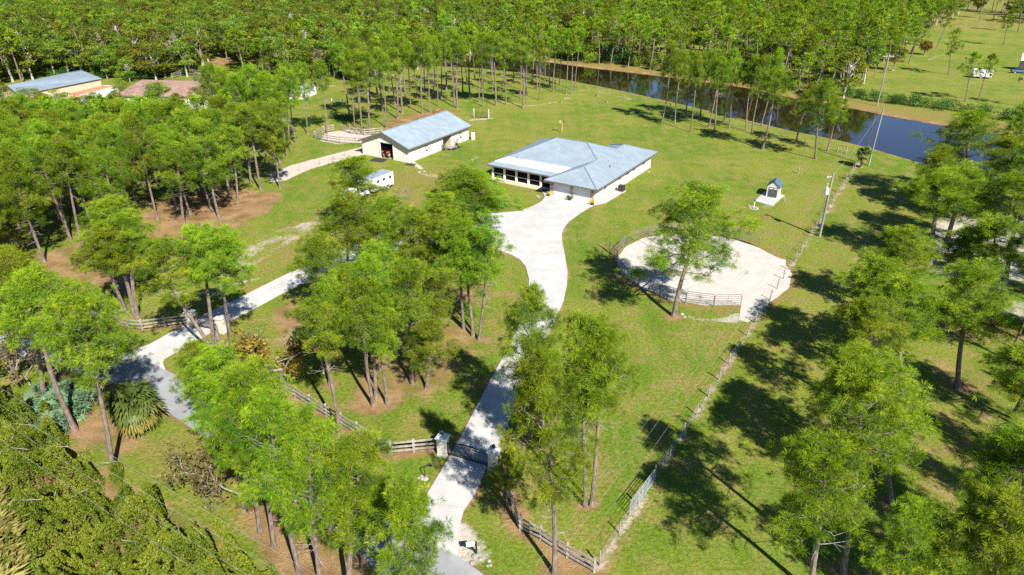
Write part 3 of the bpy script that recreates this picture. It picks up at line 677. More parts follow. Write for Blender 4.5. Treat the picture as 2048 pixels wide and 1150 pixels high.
# paving
g = Geo(); g.slab([(p_.x, p_.y, 0.10) for p_ in DRIVE], 0.16)
def joint(a_, b_):
    g.bar(at(*a_, 0.102), at(*b_, 0.102), 0.06, 0.008, mi=1)
for a_, b_ in [((1059, 556), (1134, 548)), ((1046, 500), (1127, 496)), ((1040, 425), (1137, 444)), ((966, 792), (1032, 798)), ((900, 490), (887, 443)), ((640, 553), (600, 538)), ((520, 612), (500, 586)), ((383, 690), (358, 658)), ((873, 958), (960, 966)), ((845, 1004), (932, 1016))]: joint(a_, b_)
struct(g.obj('driveway', ['concrete', 'joint']))
g = Geo(); g.slab([(p_.x, p_.y, 0.05) for p_ in ROAD], 0.1); struct(g.obj('road', 'asphalt'))

# raked sand of the round pen
m, n, o = nodes('raked_sand')
tc = n.nodes.new('ShaderNodeTexCoord')
wv = n.nodes.new('ShaderNodeTexWave'); wv.wave_type = 'RINGS'; wv.rings_direction = 'Z'; wv.inputs['Scale'].default_value = 0.55; wv.inputs['Distortion'].default_value = 1.6; wv.inputs['Detail'].default_value = 3; wv.inputs['Detail Scale'].default_value = 0.6
n.links.new(tc.outputs['Object'], wv.inputs[0])
f = noise(n, 0.5, 4); gr = noise(n, 6, 3)
c = mixc(n, maprange(n, f, 0.3, 0.7), (0.40, 0.37, 0.325), (0.46, 0.43, 0.385))
c = mixc(n, mth(n, 'MULTIPLY', maprange(n, wv.outputs['Fac'], 0.2, 0.9), 0.10), c, (0.27, 0.24, 0.20))
p = n.nodes.new('ShaderNodeBsdfPrincipled'); p.inputs['Roughness'].default_value = 0.95; n.links.new(c, p.inputs['Base Color'])
b = n.nodes.new('ShaderNodeBump'); b.inputs['Strength'].default_value = 0.3; b.inputs['Distance'].default_value = 0.03
n.links.new(mth(n, 'ADD', wv.outputs['Fac'], gr), b.inputs['Height']); n.links.new(b.outputs[0], p.inputs['Normal']); n.links.new(p.outputs[0], o.inputs[0]); M['pen_sand'] = m
rnd = random.Random(4); g = Geo(); ring = []
for k in range(120):
    t = k / 120 * 2 * math.pi; r = PEN_R - 0.1 + 0.18 * math.sin(5 * t) * math.sin(11 * t)
    ring.append((r * math.cos(t), r * math.sin(t), 0.03))
g.poly(ring); sp = [(p_.x - PEN_C.x, p_.y - PEN_C.y, 0.022) for p_ in PEN_SPILL]; g.poly(sp)
o = struct(g.obj('sand', 'pen_sand')); o.location = PEN_C
# ================================================================== buildings
def seams(g, pl, spacing=0.45, w_=0.05, h_=0.05, mi=0):
    """standing ribs running down the slope of a planar polygon"""
    p = np.array([tuple(q) for q in pl], float); nrm = np.zeros(3)
    for i in range(len(p)): nrm += np.cross(p[i] - p[0], p[(i + 1) % len(p)] - p[0])
    nrm = unit(nrm); nrm = nrm if nrm[2] > 0 else -nrm
    s_ = unit(np.array([0, 0, -1.0]) + nrm * nrm[2]); t_ = np.cross(nrm, s_)
    T = (p - p[0]) @ t_; Q = (p - p[0]) @ s_; k = math.ceil((T.min() + .1) / spacing)
    while k * spacing < T.max() - .05:
        x = k * spacing; hit = []
        for i in range(len(p)):
            j = (i + 1) % len(p)
            if (T[i] > x) != (T[j] > x): hit.append(Q[i] + (Q[j] - Q[i]) * (x - T[i]) / (T[j] - T[i]))
        hit.sort()
        for a_, b_ in zip(hit[::2], hit[1::2]):
            if b_ - a_ > .15: g.bar(p[0] + t_ * x + s_ * (a_ + .03) + nrm * h_ * .35, p[0] + t_ * x + s_ * (b_ - .01) + nrm * h_ * .35, w_, h_, mi)
        k += 1
def windowpart(par, x, y, z, wd, ht, axis_, out, frame='white'):
    """window on a wall: frame child plus its pane; axis_ 'u' lies along local x, 'v' along local y; out = outward sign"""
    g = Geo(); t = .07; d = .06
    def bx(cx, cz, sx, sz, th, mi=0, off=0):
        c = (x + cx, y + out * off, z + cz) if axis_ == 'u' else (x + out * off, y + cx, z + cz)
        g.box(c, (sx, th, sz) if axis_ == 'u' else (th, sx, sz), mi=mi)
    bx(0, ht / 2, wd + 2 * t, t, d, off=.03); bx(0, -ht / 2, wd + 2 * t, t, d + .06, off=.06); bx(-wd / 2 - t / 2, 0, t, ht - t, d, off=.03); bx(wd / 2 + t / 2, 0, t, ht - t, d, off=.03)
    bx(0, 0, .05, ht - t, .05, off=.03)
    f = g.obj('window', frame, par); g = Geo(); bx(0, 0, wd - .002, ht - t - .002, .03, off=.008); g.obj('pane', 'glass', f)

# ---- main house: local x runs along its front to the right, y runs back; origin at the front right roof corner
HB = at(1194.7, 379.9, 2.7); HB.z = 0
house = thing('house', 'low cream house with blue-grey metal hip roof, two garage doors and a screened porch', 'house', HB, R(-32.2))
g = Geo()
g.box((-4.7, 12.4, 1.4), (7.8, 23.2, 2.8)); g.box((-15.1, 13.6, 1.4), (12.6, 14.2, 2.8)); g.box((-15.1, 6.47, 1.4), (12.6, .06, 2.76), mi=1)
for x in (-8.35, -4.75, -1.15): g.box((x, .77, 1.35), (.7 if x != -4.75 else .62, .06, 2.7), mi=1)
g.box((-.77, 12.4, .12), (.06, 23.2, .24))
g.obj('wall', ['wall', 'tan'], house)
pl = dict(front=[(-20.2, 6.2, 3.3), (-7.8, 6.2, 3.3), (-4.7, 9.4, 4.45), (-8.5, 13.2, 5.9), (-14.4, 13.2, 5.9)],
    strip=[(-22.2, 2.6, 2.55), (-9.45, 2.6, 2.55), (-9.3, 2.95, 2.72), (-8.6, 3.6, 3.0), (-21.3, 3.6, 3.0)],
    left1=[(-22.2, 2.6, 2.55), (-21.3, 3.6, 3.0), (-20.2, 6.2, 3.3), (-22.2, 6.2, 2.6)], left2=[(-22.2, 6.2, 2.6), (-20.2, 6.2, 3.3), (-14.4, 13.2, 5.9), (-22.2, 21.5, 2.7)],
    back=[(-22.2, 21.5, 2.7), (-14.4, 13.2, 5.9), (-8.5, 13.2, 5.9), (-4.7, 17.0, 4.45), (-9.4, 21.5, 2.7)],
    right=[(0, 0, 2.7), (0, 25, 2.7), (-4.7, 20.3, 4.45), (-4.7, 17, 4.45), (-8.5, 13.2, 5.9), (-4.7, 9.4, 4.45), (-4.7, 4.7, 4.45)],
    gfront=[(-9.4, 0, 2.7), (0, 0, 2.7), (-4.7, 4.7, 4.45)], gleft=[(-9.4, 2.9, 2.7), (-9.4, 0, 2.7), (-4.7, 4.7, 4.45), (-4.7, 9.4, 4.45), (-7.8, 6.2, 3.3), (-8.6, 3.6, 3.0)],
    rleft=[(-9.4, 21.5, 2.7), (-4.7, 17, 4.45), (-4.7, 20.3, 4.45), (-9.4, 25, 2.7)], rback=[(0, 25, 2.7), (-9.4, 25, 2.7), (-4.7, 20.3, 4.45)])
g = Geo(); gs = Geo()
for k, p_ in pl.items(): g.slab(p_, .14, 0, 1); seams(g, p_, 0.62, .07, .05, 2)
for a_, b_ in [((-8.5, 13.2, 5.9), (-4.7, 9.4, 4.45)), ((-4.7, 4.7, 4.45), (0, 0, 2.7)), ((-4.7, 4.7, 4.45), (-9.4, 0, 2.7)), ((-14.4, 13.2, 5.9), (-20.2, 6.2, 3.3)), ((-14.4, 13.2, 5.9), (-8.5, 13.2, 5.9)), ((-4.7, 4.7, 4.45), (-4.7, 9.4, 4.45)), ((-4.7, 17, 4.45), (-4.7, 20.3, 4.45)), ((0, 25, 2.7), (-4.7, 20.3, 4.45)), ((-9.4, 25, 2.7), (-4.7, 20.3, 4.45)), ((-14.4, 13.2, 5.9), (-22.2, 21.5, 2.7))]:
    g.bar(np.array(a_) + (0, 0, .04), np.array(b_) + (0, 0, .04), .22, .07, mi=2)
roof = g.obj('roof', ['roof', 'fascia', 'seam'], house)
g = Geo(); g.slab([(-21.3, 3.6, 3.02), (-8.6, 3.6, 3.02), (-7.8, 6.2, 3.32), (-20.2, 6.2, 3.32)], .14); r2 = g.obj('porch_roof', 'glare_roof', house); r2['label'] = 'low-slope strip of roof above the porch, its glare painted white'  # glare on the shallower pitch, put into the colour
for x, y, z in ((-18.2, 5.8, 3.3), (-16.9, 5.5, 3.28), (-2.2, 9.2, 3.5)):
    g = Geo(); g.cyl((x, y, z), .06, .32, 8); g.cyl((x, y, z + .32), .11, .05, 8); g.obj('vent_pipe', 'charcoal', roof)
g = Geo()
for a_, b_ in (((-22.28, 2.52, 2.42), (-9.5, 2.52, 2.42)), ((-9.5, -.08, 2.57), (.08, -.08, 2.57)), ((.08, -.02, 2.57), (.08, 25.02, 2.57)), ((-22.28, 2.6, 2.5), (-22.28, 21.5, 2.5))): g.bar(a_, b_, .10, .17)
g.obj('fascia_shade_line', 'fascia', house)  # boards along the eaves, coloured dark for the shade under the right eave
for x in (-6.55, -2.95):
    g = Geo()
    for k in range(5): g.box((x, .74, .245 + k * .47), (2.66, .05, .455))
    for s_ in (-1, 1): g.box((x + s_ * 1.40, .72, 1.22), (.12, .09, 2.44), mi=1)
    g.box((x, .72, 2.47), (2.92, .09, .10), mi=1); g.obj('garage_door', ['grey', 'white'], house)
for x in (-8.35, -4.75, -1.15):
    g = Geo(); g.box((x, .70, 1.95), (.14, .10, .3)); g.box((x, .70, 2.12), (.18, .14, .04)); g.obj('wall_lamp', 'black', house)
for x in (-21.5, -19.1, -16.7, -14.3, -11.9):
    g = Geo(); g.box((x, 3.35, 1.22), (.34, .34, 2.44)); g.box((x, 3.35, .12), (.42, .42, .24)); g.box((x, 3.35, 2.36), (.40, .40, .14)); g.obj('column', 'wall', house)
m, n, o = nodes('insect_screen'); tp = n.nodes.new('ShaderNodeBsdfTransparent'); df = n.nodes.new('ShaderNodeBsdfDiffuse'); df.inputs[0].default_value = (.012, .012, .014, 1)
ms = n.nodes.new('ShaderNodeMixShader'); ms.inputs[0].default_value = .72; n.links.new(tp.outputs[0], ms.inputs[1]); n.links.new(df.outputs[0], ms.inputs[2]); n.links.new(ms.outputs[0], o.inputs[0]); M['screen'] = m
xs = (-21.5, -19.1, -16.7, -14.3, -11.9, -9.0)
for a_, b_ in zip(xs, xs[1:]):
    g = Geo(); wdt = b_ - a_ - (.36 if b_ != -9.0 else .3); cx = (a_ + b_) / 2
    g.box((cx, 3.40, 1.24), (wdt, .012, 2.3)); g.box((cx, 3.37, 1.0), (wdt, .05, .09), mi=1); g.box((cx, 3.37, .13), (wdt, .05, .1), mi=1); g.obj('porch_screen', ['screen', 'white'], house)
g = Geo(); g.box((-15.2, 4.45, .06), (12.9, 3.9, .12)); g.box((-15.2, 2.2, .05), (12.9, .62, .10)); g.obj('porch_floor', ['tan'], house)
for x, wd in ((-18.4, 2.6), (-14.4, 2.6)): windowpart(house, x, 6.44, 1.3, wd, 1.8, 'u', -1)
for y, wd in ((4.6, .9), (10.2, 1.0), (13.5, 1.2), (16.3, 1.0), (20.6, 1.4)): windowpart(house, -.80, y, 1.75, wd, .9, 'v', 1)
g = Geo()
for k in range(14): g.box((-.45, 2.2 + k * .55, .06), (.5, .5, .05 + .02 * (k % 3)))
g.obj('mulch_strip', 'ochre', house)
HM = Matrix.Translation(HB) @ Matrix.Rotation(R(-32.2), 4, 'Z')
def hp(x, y, z=0): return HM @ Vector((x, y, z))
CLEAR = [[hp(-24, -1), hp(2, -1), hp(2, 27), hp(-24, 24)]]

# ---- barn
BB = at(640 + 1020 / 5.75, 180 + 680 / 5.75, 2.8); BB.z = 0
BR = -30.9; BM = Matrix.Translation(BB) @ Matrix.Rotation(R(BR), 4, 'Z')
def bp(x, y, z=0): return BM @ Vector((x, y, z))
barn = thing('barn', 'long cream barn with blue-grey gable roof and an open front doorway', 'barn', BB, R(BR))
BWD, BLN, BE, BRZ = 12.4, 20.7, 2.8, 5.15
g = Geo(); xl, xr, xm, yf, yb = -BWD + .55, -.55, -BWD / 2, .5, BLN - .5
zt = lambda x: BE - .12 + (BRZ - BE) * (1 - abs(x - xm) / (BWD / 2))
dl, dr, dh = xm - 1.1, xm + 2.0, 3.0
T = .14
for a_, b_ in ((xl, dl), (dr, xm if dr < xm else xr)):
    g.prism([(a_, 0), (b_, 0), (b_, zt(b_)), (a_, zt(a_))] if not (a_ < xm < b_) else [(a_, 0), (b_, 0), (b_, zt(b_)), (xm, zt(xm)), (a_, zt(a_))], (0, yf, 0), (0, 1, 0), T)
g.prism([(dl, dh), (dr, dh), (dr, zt(dr)), (xm, zt(xm)), (dl, zt(dl))], (0, yf, 0), (0, 1, 0), T)
g.prism([(xl, 0), (xr, 0), (xr, zt(xr)), (xm, zt(xm)), (xl, zt(xl))], (0, yb - T, 0), (0, 1, 0), T)
g.box((xl + T / 2, (yf + yb) / 2, zt(xl) / 2), (T, yb - yf - 2 * T - .006, zt(xl)))
by0, by1 = 11.2, 14.0
for a_, b_ in ((yf + T + .003, by0), (by1, yb - T - .003)): g.box((xr - T / 2, (a_ + b_) / 2, zt(xr) / 2), (T, b_ - a_, zt(xr)))
g.box((xr - T / 2, (by0 + by1) / 2, zt(xr) - .12), (T - .01, by1 - by0 - .006, .24))
g.box((xr - 2.2, by0 + .1, 1.35), (4.1, .1, 2.7), mi=1); g.box((xr - 2.2, by1 - .1, 1.35), (4.1, .1, 2.7), mi=1); g.box((xr - 4.3, (by0 + by1) / 2, 1.35), (.1, by1 - by0, 2.7), mi=1)
k = xl + .25
while k < xr - .1:
    if not (dl - .15 < k < dr + .15): g.box((k, yf - .012, zt(k) / 2 - .05), (.05, .02, zt(k) - .2))
    k += .42
g.obj('wall', ['barnwall', 'tan'], barn)
g = Geo(); g.box((xm, (yf + yb) / 2, .03), (BWD - 1.5, yb - yf - .5, .06)); g.obj('barn_floor', 'rock', barn)
g = Geo()
for s_ in (-1, 1):
    xe = xm + s_ * BWD / 2; p_ = [(xm, 0, BRZ), (xe, 0, BE), (xe, BLN, BE), (xm, BLN, BRZ)]
    g.slab(p_ if s_ < 0 else p_, .12, 0, 1); seams(g, p_, .45, .03, .02, 0)
g.bar((xm, -.01, BRZ + .02), (xm, BLN + .01, BRZ + .02), .34, .06, mi=0)
g.obj('roof', ['roof', 'fascia', 'seam'], barn)
g = Geo()
for s_ in (-1, 1): g.bar((xm, -.05, BRZ - .17), (xm + s_ * (BWD / 2 + .02), -.05, BE - .17), .09, .26)
g.bar((.06, -.1, BE - .15), (.06, BLN + .1, BE - .15), .12, .18); g.bar((xr + .07, yf, BE - .42), (xr + .07, yb, BE - .42), .1, .3); g.obj('eave_trim', 'fascia', barn)
g = Geo()
for x in (dl - .09, dr + .09): g.box((x, yf - .03, dh / 2), (.18, .08, dh))
g.box(((dl + dr) / 2, yf - .03, dh + .09), (dr - dl + .36, .08, .18)); g.obj('door_frame', 'white', barn)
for y in (by0 - .08, by1 + .08):
    g = Geo(); g.box((xr + .03, y, 1.3), (.1, .14, 2.6)); g.obj('door_post', 'white', barn)
for y, nm in ((5.9, 0), (17.2, 1)):
    windowpart(barn, xr, y, 1.72, 1.0, .8, 'v', 1)
    a_ = thing('air_conditioner', 'white window air conditioner on the barn wall, %s the side opening' % ('nearer than' if nm == 0 else 'farther than'), 'air conditioner', bp(xr + .28, y, 1.38), R(BR), 'window units on the barn')
    g = Geo(); g.box((0, 0, .2), (.5, .62, .4)); g.obj('casing', 'white', a_); g = Geo()
    for k in range(5): g.box((.257, 0, .06 + k * .065), (.01, .5, .03))
    g.obj('grille', 'charcoal', a_)
CLEAR.append([bp(-14, -2), bp(2, -2), bp(2, 22), bp(-14, 22)])
def mat_thing(label, c, sx, sy, rz, m_='rubber'):
    g = Geo(); g.box((0, 0, .02), (sx, sy, .03)); k = -sx / 2 + .2
    while k < sx / 2: g.box((k, 0, .04), (.04, sy - .1, .012)); k += .3
    o = tag(g.obj('rubber_mat', m_), label, 'mat', 'rubber mats by the barn'); o.location = c; o.rotation_euler = (0, 0, rz)
mat_thing('large black rubber mat on the grass before the barn doorway', bp(xm - .4, -1.1), 3.0, 2.2, R(BR + 8))
mat_thing('small black rubber mat at the near corner of the barn', bp(.3, -.3), 1.9, 1.1, R(BR + 5))
mat_thing('black rubber mat outside the side opening of the barn', bp(.9, 13.2), 1.6, 3.2, R(BR))

# tractor in the barn doorway
tr = thing('tractor', 'small orange tractor parked inside the barn doorway', 'tractor', bp(dl + .75, 1.9), R(BR + 180), None)
g = Geo(); g.box((0, -.5, .85), (.62, 1.3, .55)); g.box((0, -1.2, .75), (.5, .14, .6)); g.prism([(-.3, 1.12), (.3, 1.12), (.22, 1.3), (-.22, 1.3)], (0, -1.1, 0), (0, 1, 0), 1.1); g.obj('hood', 'orange', tr)
for s_ in (-1, 1):
    g = Geo(); g.box((s_ * .62, .75, 1.12), (.34, 1.0, .10)); g.box((s_ * .62, .30, .92), (.34, .1, .4)); g.obj('fender', 'orange', tr)
    for nm, y, r_, wd in (('rear_wheel', .75, .58, .34), ('front_wheel', -.9, .34, .22)):
        g = Geo(); g.tube([(s_ * .62 - wd / 2, y, r_), (s_ * .62 + wd / 2, y, r_)], r_, 18, 0); g.tube([(s_ * .62 - wd / 2 - .02, y, r_), (s_ * .62 + wd / 2 + .02, y, r_)], r_ * .5, 12, 1); g.obj(nm, ['rubber', 'ochre'], tr)
g = Geo(); g.box((0, .85, 1.0), (.5, .45, .12)); g.box((0, 1.08, 1.25), (.5, .1, .45)); g.obj('seat', 'black', tr)
g = Geo(); g.tube([(-.5, 1.15, .9), (-.5, 1.15, 2.1), (.5, 1.15, 2.1), (.5, 1.15, .9)], .04, 6); g.obj('roll_bar', 'black', tr)
g = Geo(); g.tube([(0, .1, 1.15), (0, .32, 1.4)], .03, 6); th = np.linspace(0, 6.283, 13); g.tube(np.stack([.2 * np.cos(th), .33 + .1 * np.sin(th), 1.42 + .16 * np.sin(th)], 1), .018, 5); g.obj('steering_wheel', 'black', tr)
g = Geo(); g.cyl((0, -.9, 1.3), .035, .55, 8); g.obj('exhaust', 'black', tr)
ct = thing('feed_cart', 'dark red cart standing beside the tractor in the barn', 'cart', bp(dl + 1.75, 2.6), R(BR)); g = Geo()
g.slab([(-.4, -.7, 1.25), (.4, -.7, 1.25), (.4, .7, 1.25), (-.4, .7, 1.25)], .8); g.obj('bin', 'red', ct)
for s_ in (-1, 1):
    g = Geo(); g.tube([(s_ * .42, 0, .3), (s_ * .52, 0, .3)], .3, 14); g.obj('wheel', 'rubber', ct)
g = Geo(); g.tube([(-.3, .7, 1.1), (-.3, 1.2, 1.2), (.3, 1.2, 1.2), (.3, .7, 1.1)], .02, 5); g.obj('handle', 'black', ct)
# plants, bench and tank along the barn side
def potted(label, c, h, leafm, potm, seed, grp=None, r_=.28):
    t = thing('potted_plant', label, 'plant', c, 0, grp); g = Geo(); g.lathe((0, 0, 0), [(0, 0), (r_ * .72, 0), (r_, .38), (r_ * 1.1, .40), (r_ * 1.1, .45), (r_ * .9, .45), (r_ * .85, .38), (0, .38)], 14); g.obj('pot', potm, t)
    s_ = shrub_mesh(seed, r_ * 2.2, r_ * 2.2, h, 260, .13, 5); o_ = s_.obj('foliage', leafm, t); o_.location.z = .38; return t
potted('dark leafy shrub in a pot at the near side of the barn side opening', bp(.1, 10.6), 1.3, 'dark_leaf', 'charcoal', 71, 'shrubs beside the barn opening')
potted('dark leafy shrub in a pot at the far side of the barn side opening', bp(.1, 15.0), 1.5, 'dark_leaf', 'charcoal', 72, 'shrubs beside the barn opening')
bn = thing('patio_table', 'low whitish slab table on the mat by the barn opening', 'table', bp(.9, 12.2), R(BR)); g = Geo(); g.box((0, 0, .42), (1.1, 2.2, .08)); g.obj('top', 'rock', bn)
for sx in (-.4, .4):
    for sy in (-.9, .9): g = Geo(); g.box((sx, sy, .19), (.1, .1, .38)); g.obj('leg', 'rock', bn)
tk = thing('water_tank', 'small white upright tank at the far end of the barn', 'tank', bp(.3, 20.6), 0); g = Geo(); g.lathe((0, 0, 0), [(0, 0), (.42, 0), (.42, 1.25), (.34, 1.45), (0, 1.52)], 18); g.obj('body', 'white', tk); g = Geo(); g.cyl((0, 0, 1.5), .12, .1, 10); g.obj('cap', 'charcoal', tk)

# pots and condenser at the house
potted('pot of yellow flowers at the left side of the garage', hp(-8.6, .1), .5, M['yellow'], 'charcoal', 73, 'yellow flower pots by the garage')
potted('pot of yellow flowers at the right garage corner', hp(-.75, .1), .5, M['yellow'], 'charcoal', 74, 'yellow flower pots by the garage')
potted('dark green potted plant between the two garage doors', hp(-4.75, .15), .55, 'dark_leaf', 'charcoal', 75)
ac = thing('air_conditioner', 'dark grey outdoor air conditioner beside the right house wall', 'air conditioner', hp(.35, 8.6), R(-32.2)); g = Geo(); g.box((0, 0, .06), (1.2, 1.2, .12)); g.obj('pad', 'concrete', ac)
g = Geo(); g.box((0, 0, .62), (.88, .88, .98), mi=0)
for k in range(9): g.box((0, 0, .2 + k * .1), (.93, .93, .035), mi=1)
g.obj('casing', ['black', 'charcoal'], ac); g = Geo(); g.cyl((0, 0, 1.11), .40, .03, 20)
for k in range(4): g.box((0, 0, 1.15), (.8, .04, .02), R(45 * k))
g.obj('fan_guard', 'charcoal', ac)
bn = thing('storage_bin', 'teal upright bin in the corner between porch and garage', 'bin', hp(-9.1, 2.0), R(-32.2)); g = Geo(); g.slab([(-.3, -.35, 1.0), (.3, -.35, 1.0), (.3, .35, 1.05), (-.3, .35, 1.05)], 1.0); g.obj('body', 'teal', bn); g = Geo(); g.box((0, 0, 1.08), (.66, .78, .06)); g.obj('lid', 'teal', bn)

# ---- garden shed
sa, sb = at(1531.5, 393.5), at(1555.7, 397.2); sdv = (sb - sa).normalized(); srz = math.atan2(sdv.y, sdv.x); sw = (sb - sa).length
sh = thing('shed', 'small cream garden shed with steep slate-blue roof and dark double doors', 'shed', (sa + sb) / 2, srz); hw_ = sw / 2; sdp = 2.3
g = Geo(); g.prism([(-hw_, 0), (hw_, 0), (hw_, 1.85), (0, 2.62), (-hw_, 1.85)], (0, 0, 0), (0, 1, 0), sdp); g.obj('wall', 'pillar', sh)
g = Geo()
for s_ in (-1, 1): g.slab([(0, -.15, 2.74), (s_ * (hw_ + .14), -.15, 1.83), (s_ * (hw_ + .14), sdp + .12, 1.83), (0, sdp + .12, 2.74)], .08, 0, 1)
g.obj('roof', ['navy', 'charcoal'], sh)
for s_ in (-1, 1):
    g = Geo(); g.box((s_ * hw_ * .37, -.03, .87), (hw_ * .72, .05, 1.66)); dd = g.obj('door', 'charcoal', sh)
    g = Geo(); 
    for z in range(3): g.box((s_ * hw_ * (.16 + .2 * z), -.065, 1.5), (hw_ * .15, .02, .2))
    g.obj('door_window', 'grey', dd)
    g = Geo(); g.box((s_ * .06, -.075, .95), (.03, .04, .22)); g.obj('handle', 'steel', dd)
g = Geo(); g.slab([(p_.x, p_.y, .07) for p_ in ats([(1510, 402.5), (1546, 413), (1549, 409), (1568, 391), (1528, 384)])], .14); struct(g.obj('shed_slab', 'concrete'))
sp_ = thing('spigot_post', 'short white post with dark cap in a stone ring before the shed', 'post', at(1507.5, 417)); g = Geo(); g.box((0, 0, .6), (.1, .1, 1.2)); g.obj('post', 'white', sp_); g = Geo(); g.box((0, 0, 1.26), (.22, .16, .14)); g.tube([(0, 0, 1.15), (-.45, 0, 1.2)], .03, 6); g.obj('tap', 'charcoal', sp_)
g = Geo()
for k in range(9): t = k * .7; g.lathe((.55 * math.cos(t), .55 * math.sin(t), 0), [(.22, -.02), (.2, .08), (.09, .14), (0, .15)], 7)
g.obj('stone_ring', 'rock', sp_)

# ---- neighbour's place at upper left
def gable(par, e1, e2, r1, r2, wallm, roofm, seam=True):
    """building from its near eave (e1-e2) and its ridge (r1-r2); the far eave mirrors the near one"""
    f1, f2 = r1 * 2 - e1, r2 * 2 - e2; f1.z = e1.z; f2.z = e2.z
    g = Geo(); ins = lambda p, q, k: p + (q - p) * k
    cen = (e1 + e2 + f1 + f2) / 4
    B_ = [ins(p, cen, .04) for p in (e1, e2, f2, f1)]; Rr = [ins(r1, cen, .04), ins(r2, cen, .04)]
    b0 = [(p.x, p.y, 0) for p in B_]; b1 = [(p.x, p.y, p.z - .12) for p in B_]
    for i in range(4): j = (i + 1) % 4; g.add([b0[i], b0[j], b1[j], b1[i]], [(0, 1, 2, 3)])
    g.add([b1[1], b1[2], (Rr[1].x, Rr[1].y, r2.z - .15)], [(0, 1, 2)]); g.add([b1[3], b1[0], (Rr[0].x, Rr[0].y, r1.z - .15)], [(0, 1, 2)])
    g.obj('wall', wallm, par); g = Geo()
    for a_, b_ in ((e1, e2), (f1, f2)):
        q = [(r1.x, r1.y, r1.z), (a_.x, a_.y, a_.z), (b_.x, b_.y, b_.z), (r2.x, r2.y, r2.z)]; g.slab(q, .15, 0, 1)
        if seam: seams(g, q, .5, .05, .04, 2)
    g.obj('roof', [roofm, 'fascia', 'seam'], par); return [e1, e2, f2, f1]
nb_ = thing('metal_building', 'long metal building with blue-grey roof and peach wall at far left', 'building')
q = gable(nb_, at(37.5, 189.5, 4.2), at(204, 157, 4.2), at(14, 171, 5.6), at(164, 141, 5.6), 'peach', 'roof'); CLEAR.append([p_ for p_ in q])
cp = thing('carport', 'white flat carport with rusty orange roof beside the metal building', 'carport')
c1, c2, c3, c4 = at(158, 191, 3.1), at(233, 172.5, 3.1), at(205, 170.5, 3.1), at(133, 188.5, 3.1)
g = Geo(); g.slab([tuple(p_) for p_ in (c1, c2, c3, c4)], .12); q = [tuple(p_) for p_ in (c1, c2, c3, c4)]; g.obj('roof', ['rust'], cp)
g = Geo(); d_ = (c2 - c1); nrm_ = Vector((d_.y, -d_.x, 0)).normalized() * .05
g.slab([(c1.x + nrm_.x, c1.y + nrm_.y, 3.2), (c2.x + nrm_.x, c2.y + nrm_.y, 3.2), (c2.x, c2.y, 3.2), (c1.x, c1.y, 3.2)], 2.6)
g.slab([(c2.x + .05, c2.y, 3.2), (c3.x + .05, c3.y, 3.2), (c3.x, c3.y, 3.2), (c2.x, c2.y, 3.2)], 2.6); g.obj('wall', 'white', cp)
for p_ in (c1, c2, c3, c4): g = Geo(); g.box((p_.x, p_.y + .2, 1.48), (.14, .14, 2.96)); g.obj('post', 'white', cp)
CLEAR.append([c1, c2, c3, c4])
nh = thing('house', 'brown shingled low house among trees at upper left', 'house')
e1, e2, r1, r2 = at(229, 192, 3.0), at(448, 194, 3.0), at(283, 159, 5.6), at(424, 163, 5.6)
mid_r = (r1 + r2) / 2; f1 = Vector((2 * mid_r.x - e2.x, 2 * mid_r.y - e2.y, 3.0)); f2 = Vector((2 * mid_r.x - e1.x, 2 * mid_r.y - e1.y, 3.0))
g = Geo()
for q in ([e1, e2, r2, r1], [e2, f2, r2], [f2, f1, r1, r2], [f1, e1, r1]): g.slab([tuple(p_) for p_ in q], .15, 0, 1)
g.obj('roof', ['shingle', 'fascia'], nh); g = Geo(); cc = (e1 + e2 + f1 + f2) / 4; wl = [p_ + (cc - p_) * .06 for p_ in (e1, e2, f2, f1)]
for i in range(4):
    a_, b_ = wl[i], wl[(i + 1) % 4]; g.add([(a_.x, a_.y, 0), (b_.x, b_.y, 0), (b_.x, b_.y, 2.95), (a_.x, a_.y, 2.95)], [(0, 1, 2, 3)])
g.obj('wall', 'white', nh); CLEAR.append([e1, e2, f2, f1])
for k in range(4):
    p_ = wl[0] + (wl[1] - wl[0]) * (.2 + .2 * k); g = Geo(); g.box((p_.x, p_.y - .05, 1.5), (1.6, .1, 1.3)); g.obj('window', 'glass', nh)
cq = at(405, 163, 4.8); g = Geo(); g.box((cq.x, cq.y, 5.2), (3.6, 1.8, 1.8)); g.obj('chimney', 'charcoal', nh)
wg = thing('house_wing', 'white gabled wing at the right end of the brown shingled house', 'house wing')
q = gable(wg, at(432, 196, 2.9), at(462, 183, 2.9), at(416, 184, 4.6), at(446, 172, 4.6), 'white', 'grey', False); CLEAR.append(q)
dk = thing('garden_fence', 'light wooden rail fence behind the brown shingled house', 'fence'); pk = ats([(345, 158), (362, 152), (388, 150), (412, 152), (424, 158)])
for a_, b_ in zip(pk, pk[1:]):
    g = Geo()
    for z in (.5, 1.0, 1.5): g.bar((a_.x, a_.y, z), (b_.x, b_.y, z), .06, .16)
    g.obj('rails', 'plank', dk)
for a_ in pk: g = Geo(); g.box((a_.x, a_.y, .85), (.16, .16, 1.7)); g.obj('post', 'plank', dk)
ws = thing('shed', 'white metal shed with grey gable roof in the neighbour\'s yard', 'shed'); q = gable(ws, at(602, 181, 2.3), at(632, 170, 2.3), at(588, 176.5, 3.0), at(619, 166, 3.0), 'white', 'roof'); CLEAR.append(q)
pt = thing('playset', 'red and blue slide frame beside the white shed', 'play equipment', at(577, 184), .4); g = Geo()
for sx in (-.8, .8):
    for sy in (-.6, .6): g.tube([(sx, sy, 0), (sx * .8, sy * .8, 2.6)], .05, 6)
